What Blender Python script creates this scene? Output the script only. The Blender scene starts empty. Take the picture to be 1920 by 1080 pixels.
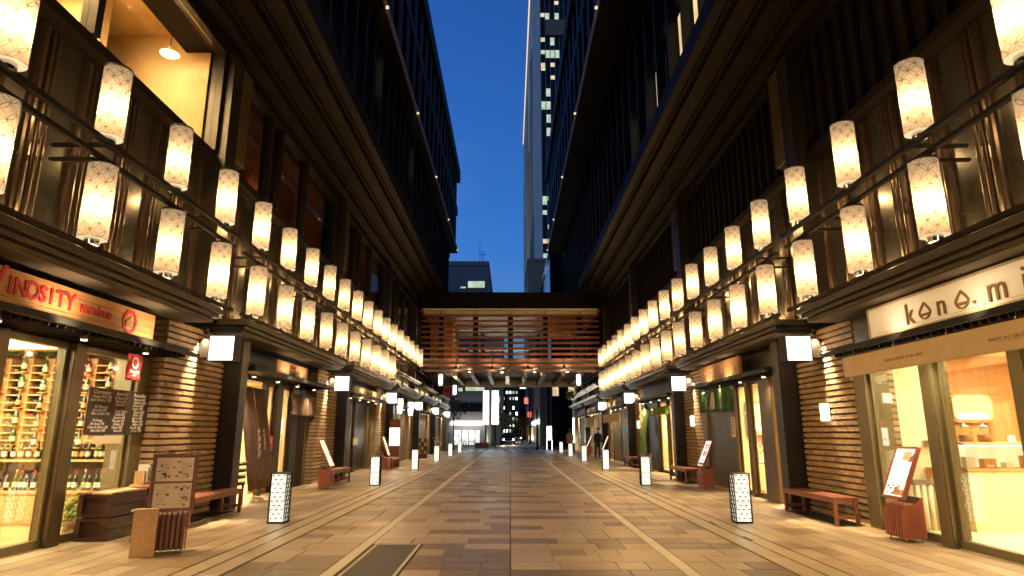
import bpy, bmesh, math, random
from mathutils import Matrix, Vector, Euler
R = math.radians
PI = math.pi
random.seed(7)
scene = bpy.context.scene
COL = scene.collection

# ------------------------------------------------------------------ camera
cam_d = bpy.data.cameras.new('camera')
cam = bpy.data.objects.new('camera', cam_d)
COL.objects.link(cam)
cam_d.sensor_width = 36.0
cam_d.lens = 1190.0 / 1920.0 * 36.0
cam_d.clip_start = 0.05
cam_d.clip_end = 2000.0
cam.location = (0, 0, 1.45)
cam.rotation_euler = (R(90 + 12.875), 0, R(-0.14))
scene.camera = cam

# ------------------------------------------------------------------ dusk sky, exposure
SUN_EL, SUN_ROT = R(0.5), R(150)
world = bpy.data.worlds.new('World')
scene.world = world
world.use_nodes = True
nt = world.node_tree
nt.nodes.clear()
sky = nt.nodes.new('ShaderNodeTexSky')
sky.sky_type = 'NISHITA'
sky.sun_disc = False
sky.sun_elevation = SUN_EL
sky.sun_rotation = SUN_ROT
sky.air_density = 1.0
sky.dust_density = 0.0
sky.ozone_density = 5.0
bg = nt.nodes.new('ShaderNodeBackground')
bg.inputs['Strength'].default_value = 0.15
wo = nt.nodes.new('ShaderNodeOutputWorld')
# thin, barely visible cloud in the sky
tcw = nt.nodes.new('ShaderNodeTexCoord'); mpw = nt.nodes.new('ShaderNodeMapping'); mpw.inputs['Scale'].default_value = (1, 1, 2.5)
nzw = nt.nodes.new('ShaderNodeTexNoise'); nzw.inputs['Scale'].default_value = 3.0; nzw.inputs['Detail'].default_value = 7
crw = nt.nodes.new('ShaderNodeMapRange'); crw.inputs['From Min'].default_value = 0.45; crw.inputs['From Max'].default_value = 0.75; crw.inputs['To Max'].default_value = 0.55
mxw = nt.nodes.new('ShaderNodeMix'); mxw.data_type = 'RGBA'; mxw.inputs['B'].default_value = (0.16, 0.30, 0.62, 1)
nt.links.new(tcw.outputs['Generated'], mpw.inputs[0]); nt.links.new(mpw.outputs[0], nzw.inputs['Vector']); nt.links.new(nzw.outputs[0], crw.inputs[0])
nt.links.new(crw.outputs[0], mxw.inputs['Factor']); nt.links.new(sky.outputs[0], mxw.inputs['A'])
nt.links.new(mxw.outputs['Result'], bg.inputs[0])
nt.links.new(bg.outputs[0], wo.inputs[0])
sun_d = bpy.data.lights.new('sun', 'SUN')       # the sun has set: only a trace is left
sun_d.energy = 0.004
sun_d.angle = R(10)
sun_d.color = (1.0, 0.9, 0.8)
sun = bpy.data.objects.new('sun', sun_d)
COL.objects.link(sun)
sun.rotation_euler = (R(89.5), 0, R(-150))
vs = scene.view_settings
vs.view_transform = 'Standard'
vs.look = 'None'
vs.exposure = 2.35
vs.gamma = 1.0
vs.use_curve_mapping = False
scene.render.engine = 'CYCLES'
cy = scene.cycles
cy.max_bounces = 7
cy.diffuse_bounces = 3
cy.glossy_bounces = 3
cy.transmission_bounces = 4
cy.transparent_max_bounces = 10
cy.sample_clamp_indirect = 4.0
cy.caustics_reflective = False
cy.caustics_refractive = False
cy.use_denoising = True

# ------------------------------------------------------------------ helpers
def tag(o, label=None, cat=None, group=None, kind=None):
    if label: o['label'] = label
    if cat: o['category'] = cat
    if group: o['group'] = group
    if kind: o['kind'] = kind
    return o

def thing(name, label, cat, loc=(0, 0, 0), rz=0.0, group=None):
    o = bpy.data.objects.new(name, None)
    COL.objects.link(o)
    o.empty_display_size = 0.2
    o.location = loc
    o.rotation_euler = (0, 0, rz)
    return tag(o, label, cat, group)

def wloc(o):
    v = Vector((0, 0, 0))
    while o is not None:
        v = v + o.location
        o = o.parent
    return v

class MB:
    def __init__(s):
        s.v, s.f, s.uv, s.m, s.sm = [], [], {}, [], []
    def face(s, idx, m=0, uv=None, smooth=False):
        if uv: s.uv[len(s.f)] = uv
        s.f.append(tuple(idx)); s.m.append(m); s.sm.append(smooth)
    def box(s, x0, x1, y0, y1, z0, z1, m=0):
        if x0 > x1: x0, x1 = x1, x0
        if y0 > y1: y0, y1 = y1, y0
        b = len(s.v)
        s.v += [(x0,y0,z0),(x1,y0,z0),(x1,y1,z0),(x0,y1,z0),(x0,y0,z1),(x1,y0,z1),(x1,y1,z1),(x0,y1,z1)]
        for f in ((0,3,2,1),(4,5,6,7),(0,1,5,4),(1,2,6,5),(2,3,7,6),(3,0,4,7)):
            s.face([b+i for i in f], m)
        return s
    def cbox(s, x0, x1, y0, y1, z0, z1, c=0.006, m=0):
        """box with its top edges chamfered"""
        if x0 > x1: x0, x1 = x1, x0
        b = len(s.v)
        s.v += [(x0,y0,z0),(x1,y0,z0),(x1,y1,z0),(x0,y1,z0),(x0,y0,z1-c),(x1,y0,z1-c),(x1,y1,z1-c),(x0,y1,z1-c),
                (x0+c,y0+c,z1),(x1-c,y0+c,z1),(x1-c,y1-c,z1),(x0+c,y1-c,z1)]
        for f in ((0,1,5,4),(1,2,6,5),(2,3,7,6),(3,0,4,7),(4,5,9,8),(5,6,10,9),(6,7,11,10),(7,4,8,11),(8,9,10,11)):
            s.face([b+i for i in f], m)
        return s
    def quad(s, a, b, c, d, m=0, uv=None):
        n = len(s.v); s.v += [tuple(a), tuple(b), tuple(c), tuple(d)]
        s.face([n, n+1, n+2, n+3], m, uv); return s
    def lathe(s, prof, n=24, c=(0,0,0), cap=True, m=0, smooth=True):
        """prof: (r,z) list going up, about the z axis, with UVs (u round, v up)"""
        b = len(s.v)
        zs = [p[1] for p in prof]; zl = max(1e-6, max(zs)-min(zs)); z_0 = min(zs)
        for r, z in prof:
            for i in range(n):
                a = 2*PI*i/n
                s.v.append((c[0]+r*math.cos(a), c[1]+r*math.sin(a), c[2]+z))
        for k in range(len(prof)-1):
            for i in range(n):
                j = (i+1) % n
                va, vb = (prof[k][1]-z_0)/zl, (prof[k+1][1]-z_0)/zl
                s.face([b+k*n+i, b+k*n+j, b+(k+1)*n+j, b+(k+1)*n+i], m,
                       [(i/n,va),((i+1)/n,va),((i+1)/n,vb),(i/n,vb)], smooth)
        if cap:
            s.face([b+i for i in range(n)][::-1], m)
            s.face([b+(len(prof)-1)*n+i for i in range(n)], m)
        return s
    def tube(s, p0, p1, r, n=8, r2=None, m=0, cap=True):
        p0, p1 = Vector(p0), Vector(p1); d = (p1-p0).normalized()
        a = d.orthogonal().normalized(); c = d.cross(a); b = len(s.v)
        for p, rr in ((p0, r), (p1, r if r2 is None else r2)):
            for i in range(n):
                t = 2*PI*i/n
                s.v.append(tuple(p + a*(rr*math.cos(t)) + c*(rr*math.sin(t))))
        for i in range(n):
            j = (i+1) % n
            s.face([b+i, b+j, b+n+j, b+n+i], m, None, True)
        if cap:
            s.face([b+i for i in range(n)][::-1], m); s.face([b+n+i for i in range(n)], m)
        return s
    def prism(s, poly, axis, a0, a1, m=0):
        """poly in the two other axes, extruded along axis ('x','y','z')"""
        n = len(poly); b = len(s.v)
        for t in (a0, a1):
            for (p, q) in poly:
                s.v.append({'x': (t,p,q), 'y': (p,t,q), 'z': (p,q,t)}[axis])
        for i in range(n):
            j = (i+1) % n
            s.face([b+i, b+j, b+n+j, b+n+i], m)
        s.face([b+i for i in range(n)][::-1], m); s.face([b+n+i for i in range(n)], m)
        return s
    def mesh(s, name, mats, off=(0,0,0)):
        me = bpy.data.meshes.new(name)
        me.from_pydata([(x-off[0], y-off[1], z-off[2]) for x, y, z in s.v], [], s.f)
        if not isinstance(mats, (list, tuple)): mats = [mats]
        for m in mats: me.materials.append(m)
        if any(s.m): me.polygons.foreach_set('material_index', s.m)
        if any(s.sm): me.polygons.foreach_set('use_smooth', s.sm)
        if s.uv:
            ul = me.uv_layers.new(name='UVMap')
            for fi, uv in s.uv.items():
                p = me.polygons[fi]
                for k, li in enumerate(p.loop_indices): ul.data[li].uv = uv[k]
        bm = bmesh.new(); bm.from_mesh(me)
        bmesh.ops.recalc_face_normals(bm, faces=bm.faces); bm.to_mesh(me); bm.free()
        me.update()
        return me
    def build(s, name, mats, parent=None, world=True):
        off = wloc(parent) if (parent is not None and world) else Vector((0,0,0))
        o = bpy.data.objects.new(name, s.mesh(name, mats, off))
        COL.objects.link(o)
        if parent is not None: o.parent = parent
        return o

def inst(me, name, parent, loc, rz=0.0, scale=None, world=True):
    o = bpy.data.objects.new(name, me)
    COL.objects.link(o)
    o.parent = parent
    o.location = Vector(loc) - (wloc(parent) if (world and parent is not None) else Vector((0,0,0)))
    o.rotation_euler = (0, 0, rz)
    if scale: o.scale = scale
    return o

def kids(o): return [c for c in list(o.children)]
def copy_tree(o, parent=None):
    c = o.copy(); COL.objects.link(c)
    if parent is not None: c.parent = parent
    for ch in kids(o): copy_tree(ch, c)
    return c

def place(proto, used, loc, rz, label, group=None):
    """first use moves the prototype, later uses copy it"""
    o = proto if not used else copy_tree(proto)
    used.append(o)
    o.location = loc; o.rotation_euler = (0, 0, rz)
    o['label'] = label
    if group: o['group'] = group
    return o

def text_obj(txt, size, mat, parent, loc, rot, extrude=0.004, name='lettering', sx=1.0, align='CENTER', italic=0.0, world=True, bold=0.0):
    cu = bpy.data.curves.new('t', 'FONT')
    cu.body = txt; cu.size = size; cu.extrude = extrude; cu.align_x = align; cu.align_y = 'CENTER'
    cu.shear = italic; cu.resolution_u = 2; cu.offset = bold
    t = bpy.data.objects.new('t', cu); COL.objects.link(t)
    bpy.context.view_layer.update()
    dg = bpy.context.evaluated_depsgraph_get()
    me = bpy.data.meshes.new_from_object(t.evaluated_get(dg))
    bpy.data.objects.remove(t); bpy.data.curves.remove(cu)
    me.materials.clear(); me.materials.append(mat)
    o = bpy.data.objects.new(name, me); COL.objects.link(o)
    if parent is not None: o.parent = parent
    o.location = Vector(loc) - (wloc(parent) if (world and parent is not None) else Vector((0,0,0)))
    o.rotation_euler = rot; o.scale = (sx, 1, 1)
    return o
ROT_L = (R(90), 0, R(90))      # lettering on a wall of the west side, read from the street
ROT_R = (R(90), 0, R(-90))
ROT_C = (R(90), 0, 0)
def wall_rot(s): return ROT_L if s < 0 else ROT_R

# ------------------------------------------------------------------ materials
def nodes(name):
    m = bpy.data.materials.new(name); m.use_nodes = True
    n = m.node_tree; return m, n, n.nodes['Principled BSDF']
def setc(p, col): p.inputs['Base Color'].default_value = (*col, 1)
def pm(name, col, rough=0.5, metal=0.0, var=0.15, scale=6.0, bump=0.0, bscale=60.0, stretch=(1,1,1), objrand=0.0, spec=None, coat=0.0, rvar=0.12):
    """principled material with noise in its colour and gloss, and optional fine relief"""
    m, n, p = nodes(name)
    p.inputs['Roughness'].default_value = rough
    p.inputs['Metallic'].default_value = metal
    if spec is not None: p.inputs['Specular IOR Level'].default_value = spec
    p.inputs['Coat Weight'].default_value = coat
    tc = n.nodes.new('ShaderNodeTexCoord')
    mp = n.nodes.new('ShaderNodeMapping'); mp.inputs['Scale'].default_value = stretch
    n.links.new(tc.outputs['Object'], mp.inputs[0])
    nz = n.nodes.new('ShaderNodeTexNoise'); nz.inputs['Scale'].default_value = scale; nz.inputs['Detail'].default_value = 6
    nz.inputs['Roughness'].default_value = 0.62
    n.links.new(mp.outputs[0], nz.inputs['Vector'])
    mr = n.nodes.new('ShaderNodeMapRange')
    mr.inputs['From Min'].default_value = 0.25; mr.inputs['From Max'].default_value = 0.75
    mr.inputs['To Min'].default_value = 1-var; mr.inputs['To Max'].default_value = 1+var
    n.links.new(nz.outputs[0], mr.inputs[0])
    last = mr.outputs[0]
    if objrand:
        oi = n.nodes.new('ShaderNodeObjectInfo')
        m2 = n.nodes.new('ShaderNodeMapRange'); m2.inputs['To Min'].default_value = 1-objrand; m2.inputs['To Max'].default_value = 1+objrand
        n.links.new(oi.outputs['Random'], m2.inputs[0])
        mu = n.nodes.new('ShaderNodeMath'); mu.operation = 'MULTIPLY'
        n.links.new(last, mu.inputs[0]); n.links.new(m2.outputs[0], mu.inputs[1]); last = mu.outputs[0]
    vm = n.nodes.new('ShaderNodeVectorMath'); vm.operation = 'SCALE'; vm.inputs[0].default_value = col
    n.links.new(last, vm.inputs['Scale'])
    n.links.new(vm.outputs[0], p.inputs['Base Color'])
    mr3 = n.nodes.new('ShaderNodeMapRange')
    mr3.inputs['To Min'].default_value = max(0.02, rough-rvar); mr3.inputs['To Max'].default_value = min(1, rough+rvar)
    n.links.new(nz.outputs[0], mr3.inputs[0]); n.links.new(mr3.outputs[0], p.inputs['Roughness'])
    if bump:
        nb = n.nodes.new('ShaderNodeTexNoise'); nb.inputs['Scale'].default_value = bscale; nb.inputs['Detail'].default_value = 4
        n.links.new(mp.outputs[0], nb.inputs['Vector'])
        bp = n.nodes.new('ShaderNodeBump'); bp.inputs['Strength'].default_value = bump; bp.inputs['Distance'].default_value = 0.01
        n.links.new(nb.outputs[0], bp.inputs['Height']); n.links.new(bp.outputs[0], p.inputs['Normal'])
    return m
def em(name, col, strength, var=0.0, scale=3.0):
    strength = strength/5.1      # lamp glows as seen at this exposure
    m, n, p = nodes(name)
    setc(p, (0.8, 0.8, 0.8)); p.inputs['Emission Color'].default_value = (*col, 1)
    p.inputs['Emission Strength'].default_value = strength; p.inputs['Roughness'].default_value = 0.4
    if var:
        tc = n.nodes.new('ShaderNodeTexCoord'); nz = n.nodes.new('ShaderNodeTexNoise'); nz.inputs['Scale'].default_value = scale
        n.links.new(tc.outputs['Object'], nz.inputs['Vector'])
        mr = n.nodes.new('ShaderNodeMapRange'); mr.inputs['From Min'].default_value = .3; mr.inputs['From Max'].default_value = .7
        mr.inputs['To Min'].default_value = strength*(1-var); mr.inputs['To Max'].default_value = strength*(1+var)
        n.links.new(nz.outputs[0], mr.inputs[0]); n.links.new(mr.outputs[0], p.inputs['Emission Strength'])
    return m
def wood(name, col, rough=0.4, dark=0.55, scale=5.0, axis='Z', objrand=0.0, coat=0.0):
    """grain streaks along one object axis"""
    m, n, p = nodes(name)
    p.inputs['Roughness'].default_value = rough; p.inputs['Coat Weight'].default_value = coat
    tc = n.nodes.new('ShaderNodeTexCoord'); mp = n.nodes.new('ShaderNodeMapping')
    st = {'X': (0.6, 9, 9), 'Y': (9, 0.6, 9), 'Z': (9, 9, 0.6)}[axis]
    mp.inputs['Scale'].default_value = st
    n.links.new(tc.outputs['Object'], mp.inputs[0])
    nz = n.nodes.new('ShaderNodeTexNoise'); nz.inputs['Scale'].default_value = scale; nz.inputs['Detail'].default_value = 8
    nz.inputs['Distortion'].default_value = 0.4
    n.links.new(mp.outputs[0], nz.inputs['Vector'])
    cr = n.nodes.new('ShaderNodeValToRGB')
    cr.color_ramp.elements[0].position = 0.3; cr.color_ramp.elements[0].color = (*[c*dark for c in col], 1)
    cr.color_ramp.elements[1].position = 0.68; cr.color_ramp.elements[1].color = (*col, 1)
    n.links.new(nz.outputs[0], cr.inputs[0])
    out = cr.outputs[0]
    if objrand:
        oi = n.nodes.new('ShaderNodeObjectInfo')
        m2 = n.nodes.new('ShaderNodeMapRange'); m2.inputs['To Min'].default_value = 1-objrand; m2.inputs['To Max'].default_value = 1+objrand
        n.links.new(oi.outputs['Random'], m2.inputs[0])
        vm = n.nodes.new('ShaderNodeVectorMath'); vm.operation = 'SCALE'
        n.links.new(out, vm.inputs[0]); n.links.new(m2.outputs[0], vm.inputs['Scale']); out = vm.outputs[0]
    n.links.new(out, p.inputs['Base Color'])
    bp = n.nodes.new('ShaderNodeBump'); bp.inputs['Strength'].default_value = 0.15; bp.inputs['Distance'].default_value = 0.004
    n.links.new(nz.outputs[0], bp.inputs['Height']); n.links.new(bp.outputs[0], p.inputs['Normal'])
    return m
def glass(name, tint=(0.9, 0.95, 0.92), refl=0.06, rough=0.02):
    """thin window pane: mostly see-through with a mirror sheen that grows at grazing angles"""
    m = bpy.data.materials.new(name); m.use_nodes = True; n = m.node_tree; n.nodes.clear()
    o = n.nodes.new('ShaderNodeOutputMaterial'); mx = n.nodes.new('ShaderNodeMixShader')
    t = n.nodes.new('ShaderNodeBsdfTransparent'); t.inputs[0].default_value = (*tint, 1)
    g = n.nodes.new('ShaderNodeBsdfGlossy'); g.inputs['Roughness'].default_value = rough
    fr = n.nodes.new('ShaderNodeFresnel'); fr.inputs[0].default_value = 1.45
    ad = n.nodes.new('ShaderNodeMath'); ad.operation = 'MULTIPLY'; ad.inputs[1].default_value = refl/0.06
    n.links.new(fr.outputs[0], ad.inputs[0]); ad.use_clamp = True
    n.links.new(ad.outputs[0], mx.inputs[0]); n.links.new(t.outputs[0], mx.inputs[1]); n.links.new(g.outputs[0], mx.inputs[2])
    n.links.new(mx.outputs[0], o.inputs[0]); return m

def paver_mat(name, dark, mid, light, attr, rough=0.42):
    m, n, p = nodes(name)
    if attr:
        a = n.nodes.new('ShaderNodeAttribute'); a.attribute_name = 'tint'; rnd = a.outputs['Fac']
    else:
        oi = n.nodes.new('ShaderNodeObjectInfo'); rnd = oi.outputs['Alpha']
    cr = n.nodes.new('ShaderNodeValToRGB'); e = cr.color_ramp.elements
    e[0].position = 0.0; e[0].color = (*dark, 1); e[1].position = 1.0; e[1].color = (*light, 1)
    for pos, c in ((0.3, dark), (0.36, mid), (0.8, mid)):
        k = e.new(pos); k.color = (*c, 1)
    n.links.new(rnd, cr.inputs[0])
    ge = n.nodes.new('ShaderNodeNewGeometry')
    nz = n.nodes.new('ShaderNodeTexNoise'); nz.inputs['Scale'].default_value = 1.3; nz.inputs['Detail'].default_value = 7
    n2 = n.nodes.new('ShaderNodeTexNoise'); n2.inputs['Scale'].default_value = 90; n2.inputs['Detail'].default_value = 3
    n.links.new(ge.outputs['Position'], nz.inputs['Vector']); n.links.new(ge.outputs['Position'], n2.inputs['Vector'])
    mr = n.nodes.new('ShaderNodeMapRange'); mr.inputs['From Min'].default_value = .3; mr.inputs['From Max'].default_value = .7
    mr.inputs['To Min'].default_value = 0.8; mr.inputs['To Max'].default_value = 1.15
    n.links.new(nz.outputs[0], mr.inputs[0])
    m2 = n.nodes.new('ShaderNodeMapRange'); m2.inputs['From Min'].default_value = .3; m2.inputs['From Max'].default_value = .7
    m2.inputs['To Min'].default_value = 0.86; m2.inputs['To Max'].default_value = 1.12
    n.links.new(n2.outputs[0], m2.inputs[0])
    mu = n.nodes.new('ShaderNodeMath'); mu.operation = 'MULTIPLY'
    n.links.new(mr.outputs[0], mu.inputs[0]); n.links.new(m2.outputs[0], mu.inputs[1])
    vo = n.nodes.new('ShaderNodeTexVoronoi'); vo.inputs['Scale'].default_value = 2.6; n.links.new(ge.outputs['Position'], vo.inputs['Vector'])
    vr = n.nodes.new('ShaderNodeMapRange'); vr.inputs['From Min'].default_value = .035; vr.inputs['From Max'].default_value = .06
    vr.inputs['To Min'].default_value = 0.62; vr.inputs['To Max'].default_value = 1.0; n.links.new(vo.outputs['Distance'], vr.inputs[0])
    n3 = n.nodes.new('ShaderNodeTexNoise'); n3.inputs['Scale'].default_value = 0.35; n3.inputs['Detail'].default_value = 5; n.links.new(ge.outputs['Position'], n3.inputs['Vector'])
    m5 = n.nodes.new('ShaderNodeMapRange'); m5.inputs['From Min'].default_value = .35; m5.inputs['From Max'].default_value = .65; m5.inputs['To Min'].default_value = .84; m5.inputs['To Max'].default_value = 1.1; n.links.new(n3.outputs[0], m5.inputs[0])
    ma = n.nodes.new('ShaderNodeMath'); ma.operation = 'MULTIPLY'; n.links.new(mu.outputs[0], ma.inputs[0]); n.links.new(vr.outputs[0], ma.inputs[1])
    mu = n.nodes.new('ShaderNodeMath'); mu.operation = 'MULTIPLY'; n.links.new(ma.outputs[0], mu.inputs[0]); n.links.new(m5.outputs[0], mu.inputs[1])
    vm = n.nodes.new('ShaderNodeVectorMath'); vm.operation = 'SCALE'
    n.links.new(cr.outputs[0], vm.inputs[0]); n.links.new(mu.outputs[0], vm.inputs['Scale'])
    n.links.new(vm.outputs[0], p.inputs['Base Color'])
    m3 = n.nodes.new('ShaderNodeMapRange'); m3.inputs['From Min'].default_value = .3; m3.inputs['From Max'].default_value = .7
    m3.inputs['To Min'].default_value = rough-0.1; m3.inputs['To Max'].default_value = rough+0.14
    n.links.new(nz.outputs[0], m3.inputs[0]); n.links.new(m3.outputs[0], p.inputs['Roughness'])
    bp = n.nodes.new('ShaderNodeBump'); bp.inputs['Strength'].default_value = 0.25; bp.inputs['Distance'].default_value = 0.003
    n.links.new(n2.outputs[0], bp.inputs['Height']); n.links.new(bp.outputs[0], p.inputs['Normal'])
    return m

def lantern_mat():
    """paper-like shade printed with overlapping rings; it lets part of the bulb's light through"""
    m = bpy.data.materials.new('lantern_paper'); m.use_nodes = True; n = m.node_tree; n.nodes.clear()
    L = n.links.new
    uv = n.nodes.new('ShaderNodeUVMap'); uv.uv_map = 'UVMap'
    mp = n.nodes.new('ShaderNodeMapping'); mp.inputs['Scale'].default_value = (12, 11.0, 0); L(uv.outputs[0], mp.inputs[0])
    lines = []
    for off in (0.0, 1.0):
        ad = n.nodes.new('ShaderNodeVectorMath'); ad.operation = 'ADD'; ad.inputs[1].default_value = (off, off, 0); L(mp.outputs[0], ad.inputs[0])
        wr = n.nodes.new('ShaderNodeVectorMath'); wr.operation = 'WRAP'
        wr.inputs[1].default_value = (1, 1, 1); wr.inputs[2].default_value = (-1, -1, -1); L(ad.outputs[0], wr.inputs[0])
        ms = n.nodes.new('ShaderNodeVectorMath'); ms.operation = 'MULTIPLY'; ms.inputs[1].default_value = (1, 1, 0); L(wr.outputs[0], ms.inputs[0])
        ln = n.nodes.new('ShaderNodeVectorMath'); ln.operation = 'LENGTH'; L(ms.outputs[0], ln.inputs[0])
        sb = n.nodes.new('ShaderNodeMath'); sb.operation = 'SUBTRACT'; sb.inputs[1].default_value = 0.955; L(ln.outputs['Value'], sb.inputs[0])
        ab = n.nodes.new('ShaderNodeMath'); ab.operation = 'ABSOLUTE'; L(sb.outputs[0], ab.inputs[0])
        lt = n.nodes.new('ShaderNodeMath'); lt.operation = 'LESS_THAN'; lt.inputs[1].default_value = 0.030; L(ab.outputs[0], lt.inputs[0])
        lines.append(lt.outputs[0])
    mxm = n.nodes.new('ShaderNodeMath'); mxm.operation = 'MAXIMUM'; L(lines[0], mxm.inputs[0]); L(lines[1], mxm.inputs[1])
    nz = n.nodes.new('ShaderNodeTexNoise'); nz.inputs['Scale'].default_value = 40; L(uv.outputs[0], nz.inputs['Vector'])
    mix = n.nodes.new('ShaderNodeMix'); mix.data_type = 'RGBA'
    mix.inputs['A'].default_value = (0.115, 0.088, 0.058, 1); mix.inputs['B'].default_value = (0.024, 0.015, 0.008, 1)
    L(mxm.outputs[0], mix.inputs['Factor'])
    col = mix.outputs['Result']
    tl = n.nodes.new('ShaderNodeBsdfTranslucent'); L(col, tl.inputs[0])
    df = n.nodes.new('ShaderNodeBsdfDiffuse'); L(col, df.inputs[0])
    m1 = n.nodes.new('ShaderNodeMixShader'); m1.inputs[0].default_value = 0.25; L(tl.outputs[0], m1.inputs[1]); L(df.outputs[0], m1.inputs[2])
    tr = n.nodes.new('ShaderNodeBsdfTransparent'); tr.inputs[0].default_value = (1.0, 0.80, 0.52, 1)
    m2 = n.nodes.new('ShaderNodeMixShader'); m2.inputs[0].default_value = 0.24; L(m1.outputs[0], m2.inputs[1]); L(tr.outputs[0], m2.inputs[2])
    e = n.nodes.new('ShaderNodeEmission'); L(col, e.inputs[0]); e.inputs[1].default_value = 0.30
    add = n.nodes.new('ShaderNodeAddShader'); L(m2.outputs[0], add.inputs[0]); L(e.outputs[0], add.inputs[1])
    o = n.nodes.new('ShaderNodeOutputMaterial'); L(add.outputs[0], o.inputs[0])
    return m

M = {}
M['bronze'] = pm('dark_bronze_metal', (0.014, 0.011, 0.008), 0.38, 0.3, 0.2, 3, stretch=(1,1,.3))
M['bronze_rib'] = pm('brown_bronze_rib', (0.034, 0.023, 0.015), 0.26, 0.6, 0.04, 3, stretch=(1,1,.2), rvar=0.02)
M['black'] = pm('black_metal', (0.008, 0.007, 0.006), 0.5, 0.0, 0.2, 5, spec=0.25)
M['column'] = pm('dark_olive_steel', (0.030, 0.026, 0.018), 0.38, 0.2, 0.15, 2)
M['cornice'] = pm('cornice_steel', (0.055, 0.046, 0.032), 0.36, 0.5, 0.2, 3, stretch=(1,.2,1))
M['soffit'] = pm('soffit_board', (0.15, 0.12, 0.085), 0.6, 0.0, 0.12, 2)
M['dark_panel'] = pm('smoked_panel', (0.013, 0.0125, 0.0085), 0.24, 0.0, 0.2, 2)
M['eave'] = pm('eave_bronze', (0.0055, 0.0032, 0.0026), 0.6, 0.0, 0.2, 2, stretch=(1,.1,1), spec=0.12)
M['brick'] = pm('brown_brick', (0.36, 0.25, 0.14), 0.62, 0.0, 0.3, 14, bump=0.5, bscale=70, objrand=0.22)
M['mortar'] = pm('dark_mortar', (0.16, 0.11, 0.065), 0.85, 0, 0.2, 20, bump=0.4)
M['olive_frame'] = pm('olive_metal_frame', (0.17, 0.145, 0.075), 0.36, 0.3, 0.1, 2)
M['brown_frame'] = pm('brown_metal_frame', (0.105, 0.075, 0.042), 0.36, 0.4, 0.1, 2)
M['glass'] = glass('shop_glass', (0.93, 0.95, 0.90), 0.03)
M['dark_glass'] = pm('dark_curtain_glass', (0.008, 0.010, 0.012), 0.06, 0, 0.1, 1, spec=0.25, rvar=0.03)
M['road_bed'] = pm('mortar_bed', (0.07, 0.05, 0.035), 0.85, 0, 0.2, 8)
M['asphalt'] = pm('asphalt', (0.05, 0.05, 0.052), 0.7, 0, 0.25, 30, bump=0.4, bscale=200)
rd = ((0.115, 0.070, 0.044), (0.29, 0.205, 0.125), (0.35, 0.265, 0.17))
sd = ((0.30, 0.20, 0.11), (0.40, 0.29, 0.165), (0.50, 0.40, 0.25))
M['paver'] = paver_mat('road_paver', *rd, False); M['paver_a'] = paver_mat('road_paver_far', *rd, True)
M['sidewalk'] = paver_mat('pavement_paver', *sd, False, 0.38); M['sidewalk_a'] = paver_mat('pavement_paver_far', *sd, True, 0.38)
M['line_stone'] = pm('cream_line_stone', (0.52, 0.46, 0.34), 0.5, 0, 0.15, 12, bump=0.2, objrand=0.1)
M['gutter'] = pm('gutter_stone', (0.36, 0.28, 0.165), 0.42, 0, 0.18, 9, bump=0.2, objrand=0.12)
M['steel'] = pm('brushed_steel', (0.62, 0.58, 0.5), 0.22, 0.9, 0.1, 8)
M['chrome'] = pm('polished_nickel', (0.55, 0.5, 0.42), 0.15, 1.0, 0.05, 5)
M['cover'] = pm('cover_infill', (0.032, 0.025, 0.022), 0.55, 0.1, 0.5, 70, bump=0.5, bscale=160)
M['lantern'] = lantern_mat()
M['lantern_rim'] = em('lantern_rim', (1.0,.76,.44), .9)
M['lamp_glow'] = em('lamp_glow', (1.0, 0.80, 0.52), 9.0)
M['box_glow'] = em('sign_box_glow', (1.0, 0.93, 0.80), 3.2)
M['bollard_glow'] = em('bollard_diffuser', (1.0, 0.92, 0.70), 1.6, 0.25, 4)
M['disc_glow'] = em('downlight_lens', (1.0, 0.82, 0.55), 14.0)
M['red_wood'] = wood('red_brown_timber', (0.26, 0.085, 0.045), 0.38, 0.6, 5, 'Y', 0.1, 0.2)
M['red_wood_z'] = wood('red_brown_upright', (0.26, 0.085, 0.045), 0.38, 0.6, 5, 'Z', 0.1, 0.2)
M['red_lacquer'] = pm('terracotta_lacquer', (0.33, 0.10, 0.055), 0.36, 0, 0.1, 4)
M['dark_wood'] = wood('dark_crate_wood', (0.055, 0.020, 0.012), 0.38, 0.5, 6, 'Y', 0.15, 0.3)
M['brown_wood'] = wood('brown_stand_wood', (0.25, 0.11, 0.055), 0.42, 0.55, 5, 'Z', 0.12)
M['pale_wood'] = wood('pale_pine', (0.72, 0.48, 0.25), 0.5, 0.75, 3, 'Z')
M['sign_wood'] = wood('sign_timber', (0.62, 0.30, 0.12), 0.5, 0.6, 2.2, 'Y')
M['sign_wood2'] = wood('pale_sign_timber', (0.66, 0.42, 0.2), 0.5, 0.75, 2.2, 'Y')
M['slat_wood'] = wood('bridge_slat_timber', (0.21, 0.07, 0.038), 0.42, 0.6, 3, 'X', 0.12)
M['orange_wood'] = wood('orange_wall_timber', (0.62, 0.30, 0.10), 0.5, 0.75, 1.5, 'Z')
M['shop_wood'] = wood('shop_fitting_wood', (0.60, 0.36, 0.15), 0.5, 0.8, 2.5, 'X')
M['cream_wall'] = pm('cream_plaster', (0.72, 0.62, 0.40), 0.7, 0, 0.06, 3)
M['room_wall'] = pm('room_plaster', (0.55, 0.40, 0.22), 0.75, 0, 0.06, 2)
M['white'] = pm('white_print', (0.78, 0.74, 0.65), 0.6, 0, 0.03, 5)
M['paper'] = pm('cream_paper', (0.70, 0.62, 0.45), 0.6, 0, 0.06, 9)
M['red'] = pm('red_print', (0.55, 0.03, 0.03), 0.5, 0, 0.08, 8)
M['sign_red'] = pm('crimson_letters', (0.50, 0.02, 0.035), 0.45, 0, 0.08, 8)
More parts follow.
